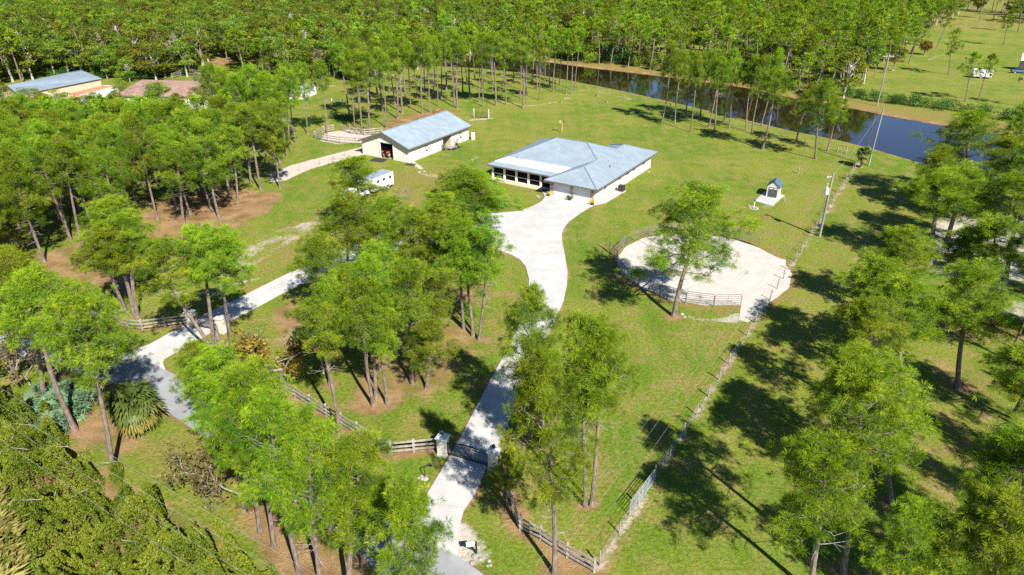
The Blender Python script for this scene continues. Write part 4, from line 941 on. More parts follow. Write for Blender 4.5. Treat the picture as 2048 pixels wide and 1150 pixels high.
g.box((0, 0, 1.3), (1.4, 1.1, .08)); g.obj('frame', 'steel', pt); g = Geo(); g.slab([(-.9, -.7, 2.5), (.9, -.7, 2.5), (0, 0, 3.1)], .06); g.slab([(.9, -.7, 2.5), (.9, .7, 2.5), (0, 0, 3.1)], .06); g.slab([(.9, .7, 2.5), (-.9, .7, 2.5), (0, 0, 3.1)], .06); g.slab([(-.9, .7, 2.5), (-.9, -.7, 2.5), (0, 0, 3.1)], .06); g.obj('canopy', 'red', pt)
g = Geo(); g.bar((.7, 0, 1.3), (2.4, 0, .2), .6, .06); g.obj('slide', 'teal', pt)
# ---- far right neighbour
fh = thing('house', 'white roofed house half hidden at the right edge far across the canal', 'house'); q = gable(fh, at(2042, 121, 3.0), at(2100, 124, 3.0), at(2046, 106, 5.0), at(2104, 108, 5.0), 'charcoal', 'white', False); CLEAR.append(q)
# ================================================================== vehicles
def wheel(par, x, y, r_, wd, side):
    w_ = thing('wheel', '', '', (x, y, r_)); w_.parent = par; del w_['label']; del w_['category']
    g = Geo(); g.lathe((0, 0, 0), [(r_ * .6, -wd / 2), (r_ * .93, -wd / 2), (r_, -wd * .32), (r_, wd * .32), (r_ * .93, wd / 2), (r_ * .6, wd / 2)], 20); t = g.obj('tyre', 'rubber', w_); t.rotation_euler = (0, R(90), 0)
    g = Geo(); g.lathe((0, 0, 0), [(0, side * wd * .42), (r_ * .25, side * wd * .42), (r_ * .3, side * wd * .3), (r_ * .6, side * wd * .46)], 14); t = g.obj('rim', 'steel', w_); t.rotation_euler = (0, R(90), 0)
def body_loft(secs):
    """closed skin through cross-sections [(y, [(x,z)...])] symmetric lists of equal length"""
    g = Geo(); k = len(secs[0][1]); v = np.array([[(x, y, z) for x, z in pr] for y, pr in secs]).reshape(-1, 3); n_ = len(secs)
    i = np.arange(n_ - 1)[:, None] * k; j = np.arange(k)[None, :]; j2 = (j + 1) % k
    g.add(v, np.stack([i + j, i + j2, i + k + j2, i + k + j], -1).reshape(-1, 4)); g.add(v[:k], [list(range(k))]); g.add(v[-k:], [list(range(k))[::-1]]); return g
def sec(w_, z0, z1, ins=.06): return [(-w_ + ins, z0), (-w_, z0 + .12), (-w_, z1 - .14), (-w_ + ins * 1.6, z1), (w_ - ins * 1.6, z1), (w_, z1 - .14), (w_, z0 + .12), (w_ - ins, z0)]
va, vb = at(684, 411), at(779, 371); vd = (vb - va).normalized(); vrz = math.atan2(-vd.x, vd.y)   # local +y points to the trailer's tail
tk = thing('pickup_truck', 'white crew-cab pickup parked on the grass with a horse trailer behind', 'pickup truck', va + vd * 2.6, vrz)
body_loft([(-2.9, sec(.86, .55, 1.0)), (-2.8, sec(.95, .45, 1.12)), (-1.5, sec(.98, .42, 1.22)), (-1.3, sec(.98, .42, 1.22)), (2.8, sec(.98, .45, 1.22)), (2.88, sec(.95, .5, 1.2))]).obj('body', 'white', tk)
body_loft([(-1.35, sec(.9, 1.18, 1.24, .02)), (-.75, sec(.82, 1.18, 1.88)), (.75, sec(.82, 1.18, 1.9)), (.98, sec(.86, 1.18, 1.3, .02))]).obj('cab', 'white', tk)
g = Geo(); g.poly([(-.74, -1.19, 1.33), (.74, -1.19, 1.33), (.64, -.80, 1.80), (-.64, -.80, 1.80)]); g.obj('windshield', 'glass', tk)
for s_ in (-1, 1):
    for y0, y1 in ((-.62, -.02), (.06, .70)): g = Geo(); g.poly([(s_ * .836, y0, 1.32), (s_ * .836, y1, 1.32), (s_ * .836, y1 - .05, 1.72), (s_ * .836, y0 + .05, 1.72)]); g.obj('side_window', 'glass', tk)
    g = Geo(); g.box((s_ * .7, -2.84, .92), (.34, .12, .2)); g.obj('headlight', 'lens', tk)
    g = Geo(); g.box((s_ * 1.08, -.85, 1.3), (.16, .1, .2)); g.obj('mirror', 'charcoal', tk)
    for y in (-1.85, 1.75): wheel(tk, s_ * .9, y, .40, .28, s_)
g = Geo(); g.box((0, -2.87, .86), (1.0, .1, .34)); g.obj('grille', 'charcoal', tk); g = Geo(); g.box((0, -2.95, .55), (1.8, .14, .2)); g.obj('bumper', 'charcoal', tk)
g = Geo(); g.box((0, 1.95, 1.232), (1.6, 1.6, .02)); g.obj('truck_bed', 'charcoal', tk)
TL = max(4.2, min(6.4, (vb - va).length - 6.5)); print('trailer', TL)
ht = thing('horse_trailer', 'tall white gooseneck horse trailer behind the white pickup', 'trailer', va + vd * 6.4, vrz)
body_loft([(-.1, sec(1.12, .55, 2.5)), (.15, sec(1.16, .5, 2.72)), (TL - .1, sec(1.16, .5, 2.72)), (TL, sec(1.13, .55, 2.68))]).obj('body', 'white', ht)
g = Geo(); g.prism([(-1.1, 1.55), (1.1, 1.55), (1.1, 2.5), (-1.1, 2.5)], (0, -1.7, 0), (0, 1, 0), 1.62); g.tube([(0, -1.3, 1.55), (0, -1.3, 1.2)], .08, 8); g.obj('gooseneck', 'white', ht)
g = Geo(); g.box((0, TL / 2, 2.735), (2.22, TL - .2, .05))
for k in range(6): g.box((0, .4 + k * (TL - .8) / 5, 2.765), (2.2, .05, .03))
g.obj('roof', 'roof', ht)
for s_ in (-1, 1):
    for y in (TL * .2, TL * .5, TL * .82): g = Geo(); g.box((s_ * 1.165, y, 2.0), (.03, .55, .42)); g.obj('window', 'glass', ht)
    g = Geo(); g.box((s_ * 1.2, TL * .58, .92), (.16, 2.1, .1)); g.obj('fender', 'steel', ht)
    for y in (TL * .58 - .45, TL * .58 + .45): wheel(ht, s_ * 1.1, y, .38, .24, s_)
g = Geo(); g.box((0, TL + .03, 1.5), (.05, .05, 1.9)); g.box((0, TL + .02, .62), (2.1, .06, .1)); g.obj('rear_door_trim', 'steel', ht)
cr = thing('parked_car', 'dark saloon car parked at the right edge far across the canal', 'car', at(2037, 146), R(75)); body_loft([(-2.2, sec(.75, .35, .7)), (-2.0, sec(.86, .3, .85)), (-.9, sec(.88, .3, .95)), (1.6, sec(.88, .3, .95)), (2.1, sec(.84, .35, .9)), (2.2, sec(.78, .4, .75))]).obj('body', 'navy', cr)
body_loft([(-1.0, sec(.8, .9, .98, .02)), (-.35, sec(.68, .9, 1.42)), (.8, sec(.68, .9, 1.42)), (1.55, sec(.8, .9, .98, .02))]).obj('cabin', 'glass', cr)
for s_ in (-1, 1):
    for y in (-1.35, 1.3): wheel(cr, s_ * .8, y, .32, .2, s_)
tv = thing('travel_trailer', 'white box trailer on the lawn far across the canal', 'trailer', at(1961, 156), R(70)); body_loft([(-2.6, sec(1.0, .5, 2.3)), (-2.3, sec(1.05, .45, 2.55)), (2.3, sec(1.05, .45, 2.55)), (2.5, sec(1.0, .5, 2.4))]).obj('body', 'white', tv)
for s_ in (-1, 1):
    g = Geo(); g.box((s_ * 1.06, .3, 1.75), (.03, 1.0, .5)); g.obj('window', 'glass', tv); wheel(tv, s_ * .95, .2, .34, .22, s_)
g = Geo(); g.bar((0, -2.5, .5), (0, -3.6, .5), .1, .1); g.obj('hitch', 'charcoal', tv)

# ================================================================== fences, gates and pens
def board_fence(label, pts, grp='board fences', h=1.25, spacing=2.4, postm='plank', rails=3):
    t = thing('board_fence', label, 'fence', pts[0], 0, grp); o0 = pts[0]; k = 0; rnd_ = random.Random(len(label)); P = []
    for a_, b_ in zip(pts, pts[1:]):
        n_ = max(1, round((b_ - a_).length / spacing))
        P += [a_ + (b_ - a_) * (i / n_) for i in range(n_)]
    P.append(pts[-1])
    for p_ in P:
        g = Geo(); q = p_ - o0; g.box((q.x, q.y, h * .52), (.17, .17, h * 1.06), rnd_.uniform(0, .3)); g.obj('post', postm, t)
    for a_, b_ in zip(P, P[1:]):
        g = Geo(); a_, b_ = a_ - o0, b_ - o0; d = (b_ - a_).normalized(); nn = Vector((d.y, -d.x, 0)) * .11
        for z in [h * (.27 + .33 * i) for i in range(rails)]: g.bar((a_.x + nn.x, a_.y + nn.y, z + rnd_.uniform(-.03, .03)), (b_.x + nn.x, b_.y + nn.y, z + rnd_.uniform(-.03, .03)), .045, .17)
        g.obj('rails', 'plank', t)
    return t
board_fence('weathered three-board fence left of the side gate running to the left', ats([(189, 634), (258, 658), (286, 660), (376, 648)]))
board_fence('long weathered board fence between the side gate and the main gate corner post', ats([(441, 664), (437, 714), (461, 722), (591, 794), (654, 832), (716, 869), (780, 907)]))
board_fence('short straight board fence between the corner post and the left main gate pillar', ats([(782, 908), (874, 899)]))
board_fence('board fence from the right main gate pillar to the bottom wire fence corner', ats([(1000, 930), (1012, 968), (1040, 1058), (1081, 1079), (1134, 1114), (1188, 1144)]))
board_fence('board fence along the near side of the sandy corral behind the barn', ats([(630, 277), (655, 283), (680, 287), (711, 289), (730, 289)]), 'corral fences', 1.4)
board_fence('board fence along the far side of the sandy corral behind the barn', ats([(684, 262), (701, 267), (730, 271), (765, 268)]), 'corral fences', 1.4)
board_fence('short board fence closing the left end of the corral', ats([(631, 276), (645, 266), (668, 262)]), 'corral fences', 1.4)
def wire_fence(label, pts, spacing=3.15, h=1.35, r_=.055, wires=4, grp='wire fences', z0=None):
    t = thing('wire_fence', label, 'fence', pts[0], 0, grp); o0 = pts[0]; rnd_ = random.Random(7); P = []
    for a_, b_ in zip(pts, pts[1:]):
        n_ = max(1, round((b_ - a_).length / spacing)); P += [a_ + (b_ - a_) * (i / n_) for i in range(n_)]
    P.append(pts[-1]); g2 = Geo(); Q = []
    for p_ in P:
        q = p_ - o0; q.z = 0; q += Vector((rnd_.uniform(-.06, .06), rnd_.uniform(-.06, .06), 0)); hh = h * rnd_.uniform(.9, 1.08); Q.append(q)
        g = Geo(); g.tube([(q.x, q.y, -.2), (q.x + rnd_.uniform(-.05, .05), q.y + rnd_.uniform(-.05, .05), hh)], r_ * rnd_.uniform(.85, 1.25), 6); g.obj('post', 'post', t)
    for k in range(wires):
        z = h * (.2 + .74 * k / max(1, wires - 1)); g2.tube([(q.x + .05, q.y, z) for q in Q], .006, 3, cap=False)
    g2.obj('wires', 'wire', t)
wire_fence('long wire fence with thin brown posts along the right edge of the property', [FENCE_A, FENCE_B], r_=.06)
wire_fence('wire fence along the near canal bank behind the lawn', [gz_ + Vector((0, 0, 0)) for gz_ in ats([(1157, 178), (1196, 184), (1268, 201), (1340, 218), (1420, 240), (1500, 258), (1570, 277), (1650, 300), (1712, 325)])], 4.2, 1.3, .05)
wire_fence('low wire fence along the sandy track left of the barn', ats([(560, 357), (600, 342), (640, 329), (690, 313), (735, 300)]), 4.0, 1.3, .04, 3)
wire_fence('wire fence across the field from the barn to the pasture gate', ats([(918, 245), (934, 243), (948, 236)]), 3.0, 1.4, .05)
wire_fence('pasture fence beyond the canal by the parked car', ats([(2012, 165), (2030, 167), (2070, 171)]), 3.5, 1.3, .06)
wire_fence('thin wire fence across the neighbour\'s lawn', ats([(584, 196), (620, 199), (650, 204), (665, 207)]), 4.5, 1.2, .05)
def rail_gate(name, label, cat, a_, b_, h, m_='steel', rails=5, postm=None, grp=None, posth=None, z0=.15):
    t = thing(name, label, cat, a_, math.atan2(b_.y - a_.y, b_.x - a_.x), grp); L = (b_ - a_).length
    g = Geo(); g.tube([(.05, 0, z0), (.05, 0, h), (L - .05, 0, h), (L - .05, 0, z0), (.05, 0, z0)], .028, 6); g.obj('frame', m_, t); g = Geo()
    for k in range(1, rails): z = z0 + (h - z0) * k / rails; g.tube([(.05, 0, z), (L - .05, 0, z)], .02, 5)
    for k in (1, ): g.box((L / 2, 0, (z0 + h) / 2), (.05, .03, h - z0))
    g.obj('rails', m_, t)
    if postm:
        for x in (0, L): g = Geo(); g.box((x - .09 if x == 0 else x + .09, 0, posth / 2), (.14, .14, posth)); g.obj('post', postm, t)
    return t
fa, fb, fm = at(1258, 1033), at(1306, 968), at(1283, 999)
rail_gate('field_gate', 'nearer one of the two galvanised tube gates in the right-hand wire fence', 'gate', fa, fm, 1.45, rails=6, grp='tube gates in the wire fence')
rail_gate('field_gate', 'farther one of the two galvanised tube gates in the right-hand wire fence', 'gate', fm, fb, 1.45, rails=6, grp='tube gates in the wire fence')
rail_gate('pasture_gate', 'black mesh gate between two white posts in the field beside the barn', 'gate', at(949, 235), at(977, 237), 1.35, 'black', 9, 'white', grp=None, posth=2.1)
rail_gate('yard_gate', 'white double gate on the neighbour\'s lawn', 'gate', at(665, 208), at(685, 209), 1.3, 'white', 5, 'white', posth=1.4)
hb = thing('fence_brace', 'wooden H-shaped fence brace near the canal bank beside the palm', 'fence brace', at(1675, 303), 0); qv = at(1692, 307) - at(1675, 303)
for q in (Vector(), qv): g = Geo(); g.box((q.x, q.y, .75), (.16, .16, 1.5)); g.obj('post', 'post', hb)
g = Geo(); g.bar((0, 0, 1.35), (qv.x, qv.y, 1.35), .12, .12); g.obj('rail', 'post', hb)
# round pen panels
PA, PB = at(1481, 613), at(1516, 495)
t0 = math.atan2(PA.y - PEN_C.y, PA.x - PEN_C.x); t1 = math.atan2(PB.y - PEN_C.y, PB.x - PEN_C.x) - 2 * math.pi * 1
if t1 > t0: t1 -= 2 * math.pi
npan = 15
for k in range(npan):
    a0, a1 = t0 + (t1 - t0) * k / npan, t0 + (t1 - t0) * (k + 1) / npan; r_ = PEN_R + .1
    p0 = PEN_C + Vector((math.cos(a0), math.sin(a0), 0)) * r_; p1 = PEN_C + Vector((math.cos(a1), math.sin(a1), 0)) * r_; L = (p1 - p0).length
    t = thing('pen_fence', '%s steel rail section of the round pen, counted from the lone pine end' % ORD[k], 'pen fence', p0, math.atan2(p1.y - p0.y, p1.x - p0.x), 'steel sections of the round pen')
    g = Geo(); H_ = 1.55; g.tube([(.04, 0, .05), (.04, 0, H_ - .12), (.16, 0, H_), (L - .16, 0, H_), (L - .04, 0, H_ - .12), (L - .04, 0, .05)], .04, 6); g.obj('frame', 'dullsteel', t)
    g = Geo()
    for z in (.3, .55, .8, 1.05, 1.3): g.tube([(.04, 0, z), (L - .04, 0, z)], .028, 5)
    g.tube([(L / 2, 0, .3), (L / 2, 0, H_)], .022, 5); g.obj('rails', 'dullsteel', t)
pg = rail_gate('pen_gate', 'steel gate panel standing open outward at the left of the round pen', 'gate', at(1229, 513), at(1209, 497), 1.55, 'dullsteel', 6)

# ornamental gates with pillars
def pillar(c, label, rz, grp):
    t = thing('gate_pillar', label, 'pillar', c, rz, grp)
    g = Geo(); g.box((0, 0, .86), (.72, .72, 1.72)); g.box((0, 0, .09), (.82, .82, .18)); g.obj('shaft', 'pillar', t)
    g = Geo(); g.box((0, 0, 1.765), (.94, .94, .09)); v = [(-.46, -.46, 1.81), (.46, -.46, 1.81), (.46, .46, 1.81), (-.46, .46, 1.81), (0, 0, 2.02)]; g.add(v, [(0, 1, 4), (1, 2, 4), (2, 3, 4), (3, 0, 4)]); g.obj('cap', 'grey', t)
    g = Geo(); g.cyl((0, 0, 1.99), .07, .06, 8); g.box((0, 0, 2.16), (.15, .15, .22)); g.lathe((0, 0, 2.27), [(.15, 0), (.06, .10), (.02, .16), (0, .17)], 4)
    for sx in (-1, 1):
        for sy in (-1, 1): g.box((sx * .085, sy * .085, 2.16), (.02, .02, .24))
    g.obj('lantern', 'black', t)
    return t
def ornate_gate(label, pa, pb, rise_=.22):
    d = pb - pa; L = d.length; t = thing('driveway_gate', label, 'gate', pa, math.atan2(d.y, d.x), 'black driveway gates'); x0, x1 = .42, L - .42; h = 1.28
    top = lambda x: h + rise_ * math.sin(math.pi * (x - x0) / (x1 - x0))
    xs_ = np.linspace(x0, x1, 15); g = Geo(); g.tube([(x, 0, top(x)) for x in xs_], .042, 6); g.bar((x0, 0, .14), (x1, 0, .14), .05, .1); g.bar((x0, 0, .34), (x1, 0, .34), .03, .04); g.bar((x0, 0, h - .12), (x1, 0, h - .12), .03, .04)
    for x in (x0, x1): g.box((x, 0, h / 2 + .05), (.07, .07, h))
    g.obj('frame', 'black', t); g = Geo(); n_ = int((x1 - x0) / .115)
    for k in range(1, n_): x = x0 + (x1 - x0) * k / n_; g.tube([(x, 0, .14), (x, 0, top(x))], .017, 4, cap=False)
    g.obj('pickets', 'black', t)
    g = Geo(); th = np.linspace(0, 6.283, 17); c_ = (x0 + x1) / 2
    g.tube(np.stack([c_ + .24 * np.cos(th), 0 * th + .02, .74 + .3 * np.sin(th)], 1), .018, 5); g.obj('medallion', 'black', t)
g0, g1 = at(887, 908), at(988, 936)
grz = math.atan2((g1 - g0).y, (g1 - g0).x)
pillar(g0, 'left cream gate pillar with lantern at the main driveway', grz, 'gate pillars'); pillar(g1, 'right cream gate pillar with lantern at the main driveway', grz, 'gate pillars')
ornate_gate('black ornamental gate closed across the main driveway', g0, g1)
h0, h1 = at(386, 652), at(446, 664); hrz = math.atan2((h1 - h0).y, (h1 - h0).x)
pillar(h0, 'left cream gate pillar with lantern at the side drive', hrz, 'gate pillars'); pillar(h1, 'right cream gate pillar with lantern at the side drive', hrz, 'gate pillars')
ornate_gate('black ornamental gate across the side drive among the pines', h0, h1)
kp = thing('gate_keypad', 'black gooseneck keypad post on the grass before the main gate', 'keypad post', at(850.5, 955)); kd = (at(900, 940) - at(850, 955)).normalized(); g = Geo(); g.tube([(0, 0, 0), (-.05, 0, .95), (kd.x * .1, kd.y * .1, 1.15), (kd.x * .8, kd.y * .8, 1.12)], .035, 6); g.obj('post', 'black', kp); g = Geo(); g.box((kd.x * .85, kd.y * .85, 1.12), (.2, .14, .26)); g.obj('keypad', 'charcoal', kp)
g = Geo(); g.lathe((0, 0, 0), [(.2, -.02), (.2, .08), (.05, .1), (0, .1)], 10); g.obj('footing', 'rock', kp)
mb = thing('mailbox', 'pale mailbox on a black braced post beside the driveway end', 'mailbox', at(953, 1109)); md = (at(925, 1113) - at(953, 1109)).normalized(); mrz = math.atan2(md.y, md.x); mb.rotation_euler.z = mrz
g = Geo(); g.box((0, 0, .55), (.11, .11, 1.1)); g.lathe((0, 0, 1.1), [(.07, 0), (.07, .05), (.03, .1), (0, .13)], 8); g.obj('post', 'black', mb); g = Geo(); g.bar((.02, 0, .92), (.62, 0, .92), .08, .08); g.bar((.04, 0, .4), (.5, 0, .88), .06, .06); g.obj('brace', 'black', mb)
g = Geo(); th = np.linspace(0, math.pi, 9); g.prism([(.14, .97)] + [(.14 * math.cos(a_), 1.11 + .14 * math.sin(a_)) for a_ in th] + [(-.14, .97)], (.12, 0, 0), (1, 0, 0), .56); g.obj('box', 'white', mb); g = Geo(); g.box((.4, .155, 1.16), (.16, .015, .05)); g.obj('flag', 'red', mb)

# ================================================================== poles and cables
def upole(label, c, h, m_='pole', arm=False, grp='utility poles', can=False, lean=0):
    t = thing('utility_pole', label, 'utility pole', c, 0, grp); t.rotation_euler.y = lean; g = Geo(); g.tube([(0, 0, -.3), (0, 0, h)], [.17, .12], 10); g.obj('pole', m_, t)
    if arm: g = Geo(); g.box((0, .14, h - .7), (2.6, .12, .14)); g.bar((-.7, .14, h - .75), (0, .14, h - 1.4), .04, .04); g.bar((.7, .14, h - .75), (0, .14, h - 1.4), .04, .04); g.obj('crossarm', m_, t)
    if arm:
        for x in (-1.2, -.4, .4, 1.2): g = Geo(); g.lathe((x, .14, h - .63), [(.06, 0), (.08, .06), (.05, .12), (.06, .18), (0, .2)], 8); g.obj('insulator', 'grey', t)
    if can:
        g = Geo(); g.lathe((-.42, -.1, h - 3.0), [(0, 0), (.24, 0), (.26, .08), (.26, .85), (.2, .93), (0, .97)], 14); g.cyl((-.48, -.1, h - 2.05), .05, .22, 8); g.obj('transformer', 'white', t)
        g = Geo(); g.bar((-.02, 0, h - .5), (-.7, 0, h - .6), .06, .06); g.lathe((-.65, 0, h - .75), [(.05, 0), (.08, .1), (.05, .2), (.08, .3), (0, .35)], 8); g.lathe((-.45, 0, h - 1.7), [(.05, 0), (.07, .1), (.05, .2), (0, .3)], 8); g.obj('insulator', 'white', t)
        g = Geo(); g.tube([(-.16, -.05, 2.2), (-.2, -.05, h - 3.0)], .03, 5); g.box((-.2, -.12, 1.7), (.22, .16, .6)); g.obj('conduit', 'charcoal', t)
    return t
UP = at(1639, 473); upole('grey utility pole with white transformer beside the round pen fence', UP, 9.2, can=True)
NP = at(1737, 331); upole('pale bare pole leaning slightly at the canal end of the wire fence', NP, 10.6, lean=.02)
FP_ = at(1754, 212); upole('brown pole with crossarm on the far canal bank', FP_, 12.5, 'pole', arm=True)
def cable(name, label, a_, b_, sag, r_=.013, m_='cable', grp='power cables', n_=40):
    t = np.linspace(0, 1, n_)[:, None]; p_ = np.array(a_) * (1 - t) + np.array(b_) * t; p_[:, 2] -= sag * 4 * (t * (1 - t))[:, 0]
    g = Geo(); g.tube(p_, r_, 4, cap=False); tag(g.obj(name, m_), label, 'cable', grp)
for k, (dx, z) in enumerate(((-.7, 8.6), (-.1, 9.0), (-.3, 6.3))):
    cable('power_cable', '%s cable running from the transformer pole towards the camera above the wire fence' % ('left', 'upper', 'lowest')[k], (UP.x + dx, UP.y, z), (UP.x - 54 + dx * 2, UP.y - 84, z + .3), 1.3, .005)
cable('power_cable', 'cable from the transformer pole back to the pale pole by the canal', (UP.x, UP.y, 8.9), (NP.x, NP.y, 10.2), .7)
cable('power_cable', 'cable crossing the canal between the two bare poles', (NP.x, NP.y, 10.3), (FP_.x, FP_.y, 11.6), .7)
for k, (p_, q_, z) in enumerate((((-60, 738), (700, 1188), 8.2), ((-60, 772), (640, 1190), 7.6), ((-60, 800), (560, 1190), 7.6), ((-60, 836), (470, 1190), 7.0))):
    cable('power_cable', '%s of four thin cables over the leafy thicket at bottom left, counted from the road' % ORD[k], at(*p_, z), at(*q_, z), .25, .007)

# ================================================================== small things in the field, horse
def stump(label, c, r_, h):
    g = Geo(); g.lathe((0, 0, 0), [(r_ * 1.4, -.05), (r_ * 1.1, .1), (r_, h * .9), (r_ * .9, h), (0, h * .97)], 12); o_ = tag(g.obj('tree_stump', 'bark'), label, 'stump', 'stumps in the back field'); o_.location = c
stump('dark stump in the back field right of the barn grove', at(1122, 205), .3, .6); stump('dark stump near the canal fence in the back field', at(1213, 205), .3, .55); stump('stump with pale litter at the canal fence in the back field', at(1194, 193), .35, .8)
bh = thing('bird_house', 'tan post topped by small boxes in the field behind the house', 'bird house', at(1124, 265)); g = Geo(); g.box((0, 0, 1.2), (.13, .13, 2.4)); g.bar((-.5, 0, 2.1), (.4, 0, 2.1), .08, .08); g.obj('post', 'ochre', bh)
g = Geo(); g.box((-.5, 0, 2.3), (.4, .35, .35)); g.prism([(-.3, 2.47), (.3, 2.47), (0, 2.68)], (-.5, -.25, 0), (0, 1, 0), .5); g.obj('nest_box', 'ochre', bh); g = Geo(); g.box((.3, 0, 2.33), (.3, .3, .4)); g.obj('feeder', 'charcoal', bh)
g = Geo(); g.tube([(0, 0, -.1), (.03, 0, 1.15)], .11, 8); g.lathe((.03, 0, 1.15), [(.11, 0), (.05, .05), (0, .06)], 8); o_ = tag(g.obj('lawn_post', 'plank'), 'short weathered post standing alone on the lawn beyond the shed', 'post'); o_.location = at(1596, 347)
def rockpile(label, c, n_, sp, seed):
    r_ = random.Random(seed); g = Geo()
    for k in range(n_): rr = r_.uniform(.08, .26); g.lathe((r_.uniform(-sp, sp), r_.uniform(-sp, sp), -.03), [(rr, 0), (rr * .9, rr * .5), (rr * .4, rr * .85), (0, rr * .9)], 7)
    o_ = tag(g.obj('rock_pile', 'rock'), label, 'rocks', 'loose rocks'); o_.location = c
rockpile('loose pale stones on the lawn left of the garage apron', at(1075, 393), 7, .7, 3); rockpile('pale stones at the foot of the lone pine by the pen', at(1362, 632), 4, .4, 5); rockpile('small stones by the keypad post', at(846, 958), 5, .35, 6); rockpile('pale stones around the mailbox foot', at(962, 1118), 7, .7, 8)
rockpile('pale stones in the grass beside the barn mat', at(850, 345), 8, 1.1, 9); rockpile('stones along the brim of the lawn by the right house wall', at(1287, 345), 9, 1.0, 10)

ho = thing('horse', 'brown horse standing behind the far end of the barn roof', 'horse', at(874, 231), R(20))
def skin_body(name, verts, edges, radii, m_, par, root=0):
    me = bpy.data.meshes.new(name); me.from_pydata(verts, edges, []); o_ = new(name, me, par)
    sk = o_.modifiers.new('skin', 'SKIN'); ss = o_.modifiers.new('sub', 'SUBSURF'); ss.levels = ss.render_levels = 2
    if not me.skin_vertices: bpy.context.view_layer.update()
    for v_, r_ in zip(me.skin_vertices[0].data, radii): v_.radius = r_ if isinstance(r_, tuple) else (r_, r_); v_.use_root = False
    me.skin_vertices[0].data[root].use_root = True; me.materials.append(M[m_]); return o_
hv = [(-.55, 0, 1.25), (0, 0, 1.18), (.5, 0, 1.2), (.78, 0, 1.42), (1.0, 0, 1.72), (1.12, 0, 1.86), (1.34, 0, 1.74), (1.52, 0, 1.58)]; he = [(i, i + 1) for i in range(7)]; hr = [(.30, .33), (.31, .34), (.27, .33), (.16, .22), (.11, .16), (.10, .14), (.08, .11), (.06, .07)]
for s_ in (-1, 1):
    n0 = len(hv); hv += [(-.55, s_ * .17, .95), (-.42, s_ * .17, .78), (-.68, s_ * .16, .52), (-.62, s_ * .16, .12), (-.57, s_ * .16, .03)]; he += [(0, n0)] + [(n0 + i, n0 + i + 1) for i in range(4)]; hr += [.16, .12, .06, .045, .06]
    n0 = len(hv); hv += [(.52, s_ * .15, .9), (.55, s_ * .15, .5), (.55, s_ * .15, .12), (.59, s_ * .15, .03)]; he += [(2, n0)] + [(n0 + i, n0 + i + 1) for i in range(3)]; hr += [.12, .065, .045, .06]
    n0 = len(hv); hv += [(1.08, s_ * .07, 2.02)]; he += [(5, n0)]; hr += [.03]
skin_body('body', hv, he, hr, 'chestnut', ho, 1)
g = Geo(); g.tube([(-.85, 0, 1.35), (-.98, 0, 1.1), (-1.0, 0, .7), (-.95, 0, .5)], [.04, .08, .07, .02], 6); g.obj('tail', 'black', ho); g = Geo()
for k in range(8): q = np.array([.7 + .05 * k, 0, 1.58 + .048 * k]); g.tube([q, q + (-.1, .09, -.12), q + (-.1, .13, -.26)], [.04, .035, .01], 4)
g.obj('mane', 'black', ho)
# ================================================================== trees
PINE = {}
def pine_variant(form, k, far=False):
    key = (form, k, far)
    if key not in PINE:
        gt, gc = pine_mesh(1000 + 37 * k + sum(map(ord, form)), form, far=far)
        PINE[key] = (gt.mesh('pine_trunk', ['bark', 'dead']), gc.mesh('pine_crown', ['needle']))
    return PINE[key]
CRW = dict(high=2.9, mid=3.2, low=3.3, open=4.0, slim=2.1, bent=3.2)
trng = random.Random(11); USED = []; npine = [0]
def pine(loc, H, rad, form, label, group, lean=(0, 0), rz=None, k=None, far=False):
    k = trng.randrange(4 if not far else 5) if k is None else k
    tm, cm = pine_variant(form, k, far)
    o = thing('pine_tree', label, 'tree', loc, 0, group)
    s = H / 15.0; r = rad / CRW[form] * 0.92
    o.scale = (r, r, s)
    m_ = Matrix.Rotation(lean[0], 3, 'Y') @ Matrix.Rotation(-lean[1], 3, 'X') @ Matrix.Rotation(trng.uniform(0, 6.28) if rz is None else rz, 3, 'Z')
    o.rotation_euler = m_.to_euler()
    new('trunk', tm, o); new('crown', cm, o); npine[0] += 1; USED.append((loc[0], loc[1]))
    return o
def gz_at(p): return Vector((p.x, p.y, ground_z(p.x, p.y) if p.y > 100 else 0.0))
for bx_, by_, tx_, ty_, hw, form, label in NEAR_PINES:
    b_ = at(bx_, by_); off, H = rise(b_, tx_, ty_)
    dist = (b_.y * CT + (CAMH - 8) * ST); rad = hw * dist / FPX * (1.13 if bx_ > 1500 else 1.04)
    H = min(max(H, 5), 18.5)
    lean = math.atan2(off, H)
    if form == 'bent': pine(b_, H, rad, form, label, 'pines on the property', (lean * .3, 0), 0.0)
    else: pine(b_, H, rad, form, label, 'pines on the property', (max(-.22, min(.22, lean)), trng.uniform(-.04, .04)))
for i_, (px_, py_) in enumerate(sorted(CANAL_ROW)):
    b_ = gz_at(at(px_, py_)); H = rise(b_, px_, CANAL_TOP[px_])[1] if px_ in CANAL_TOP else trng.uniform(13.5, 16)
    pine(b_, max(9, min(H, 17)), trng.uniform(2.2, 2.9) * (1.35 if px_ in (1630, 1525) else 1), 'high' if px_ != 1630 else 'mid', '%s pine from the left in the row along the near canal bank' % ORD[i_], 'pines along the canal bank', (trng.uniform(-.04, .05), trng.uniform(-.03, .03)))
for i_, (px_, py_) in enumerate(sorted(BARN_GROVE)):
    b_ = gz_at(at(px_, py_))
    pine(b_, trng.uniform(14.5, 17.5), trng.uniform(2.3, 3.1), trng.choice(['high', 'high', 'slim']), 'slim bare-stemmed pine in the grove behind the barn', 'pines in the grove behind the barn', (trng.uniform(-.03, .03), trng.uniform(-.03, .03)), far=py_ < 200)
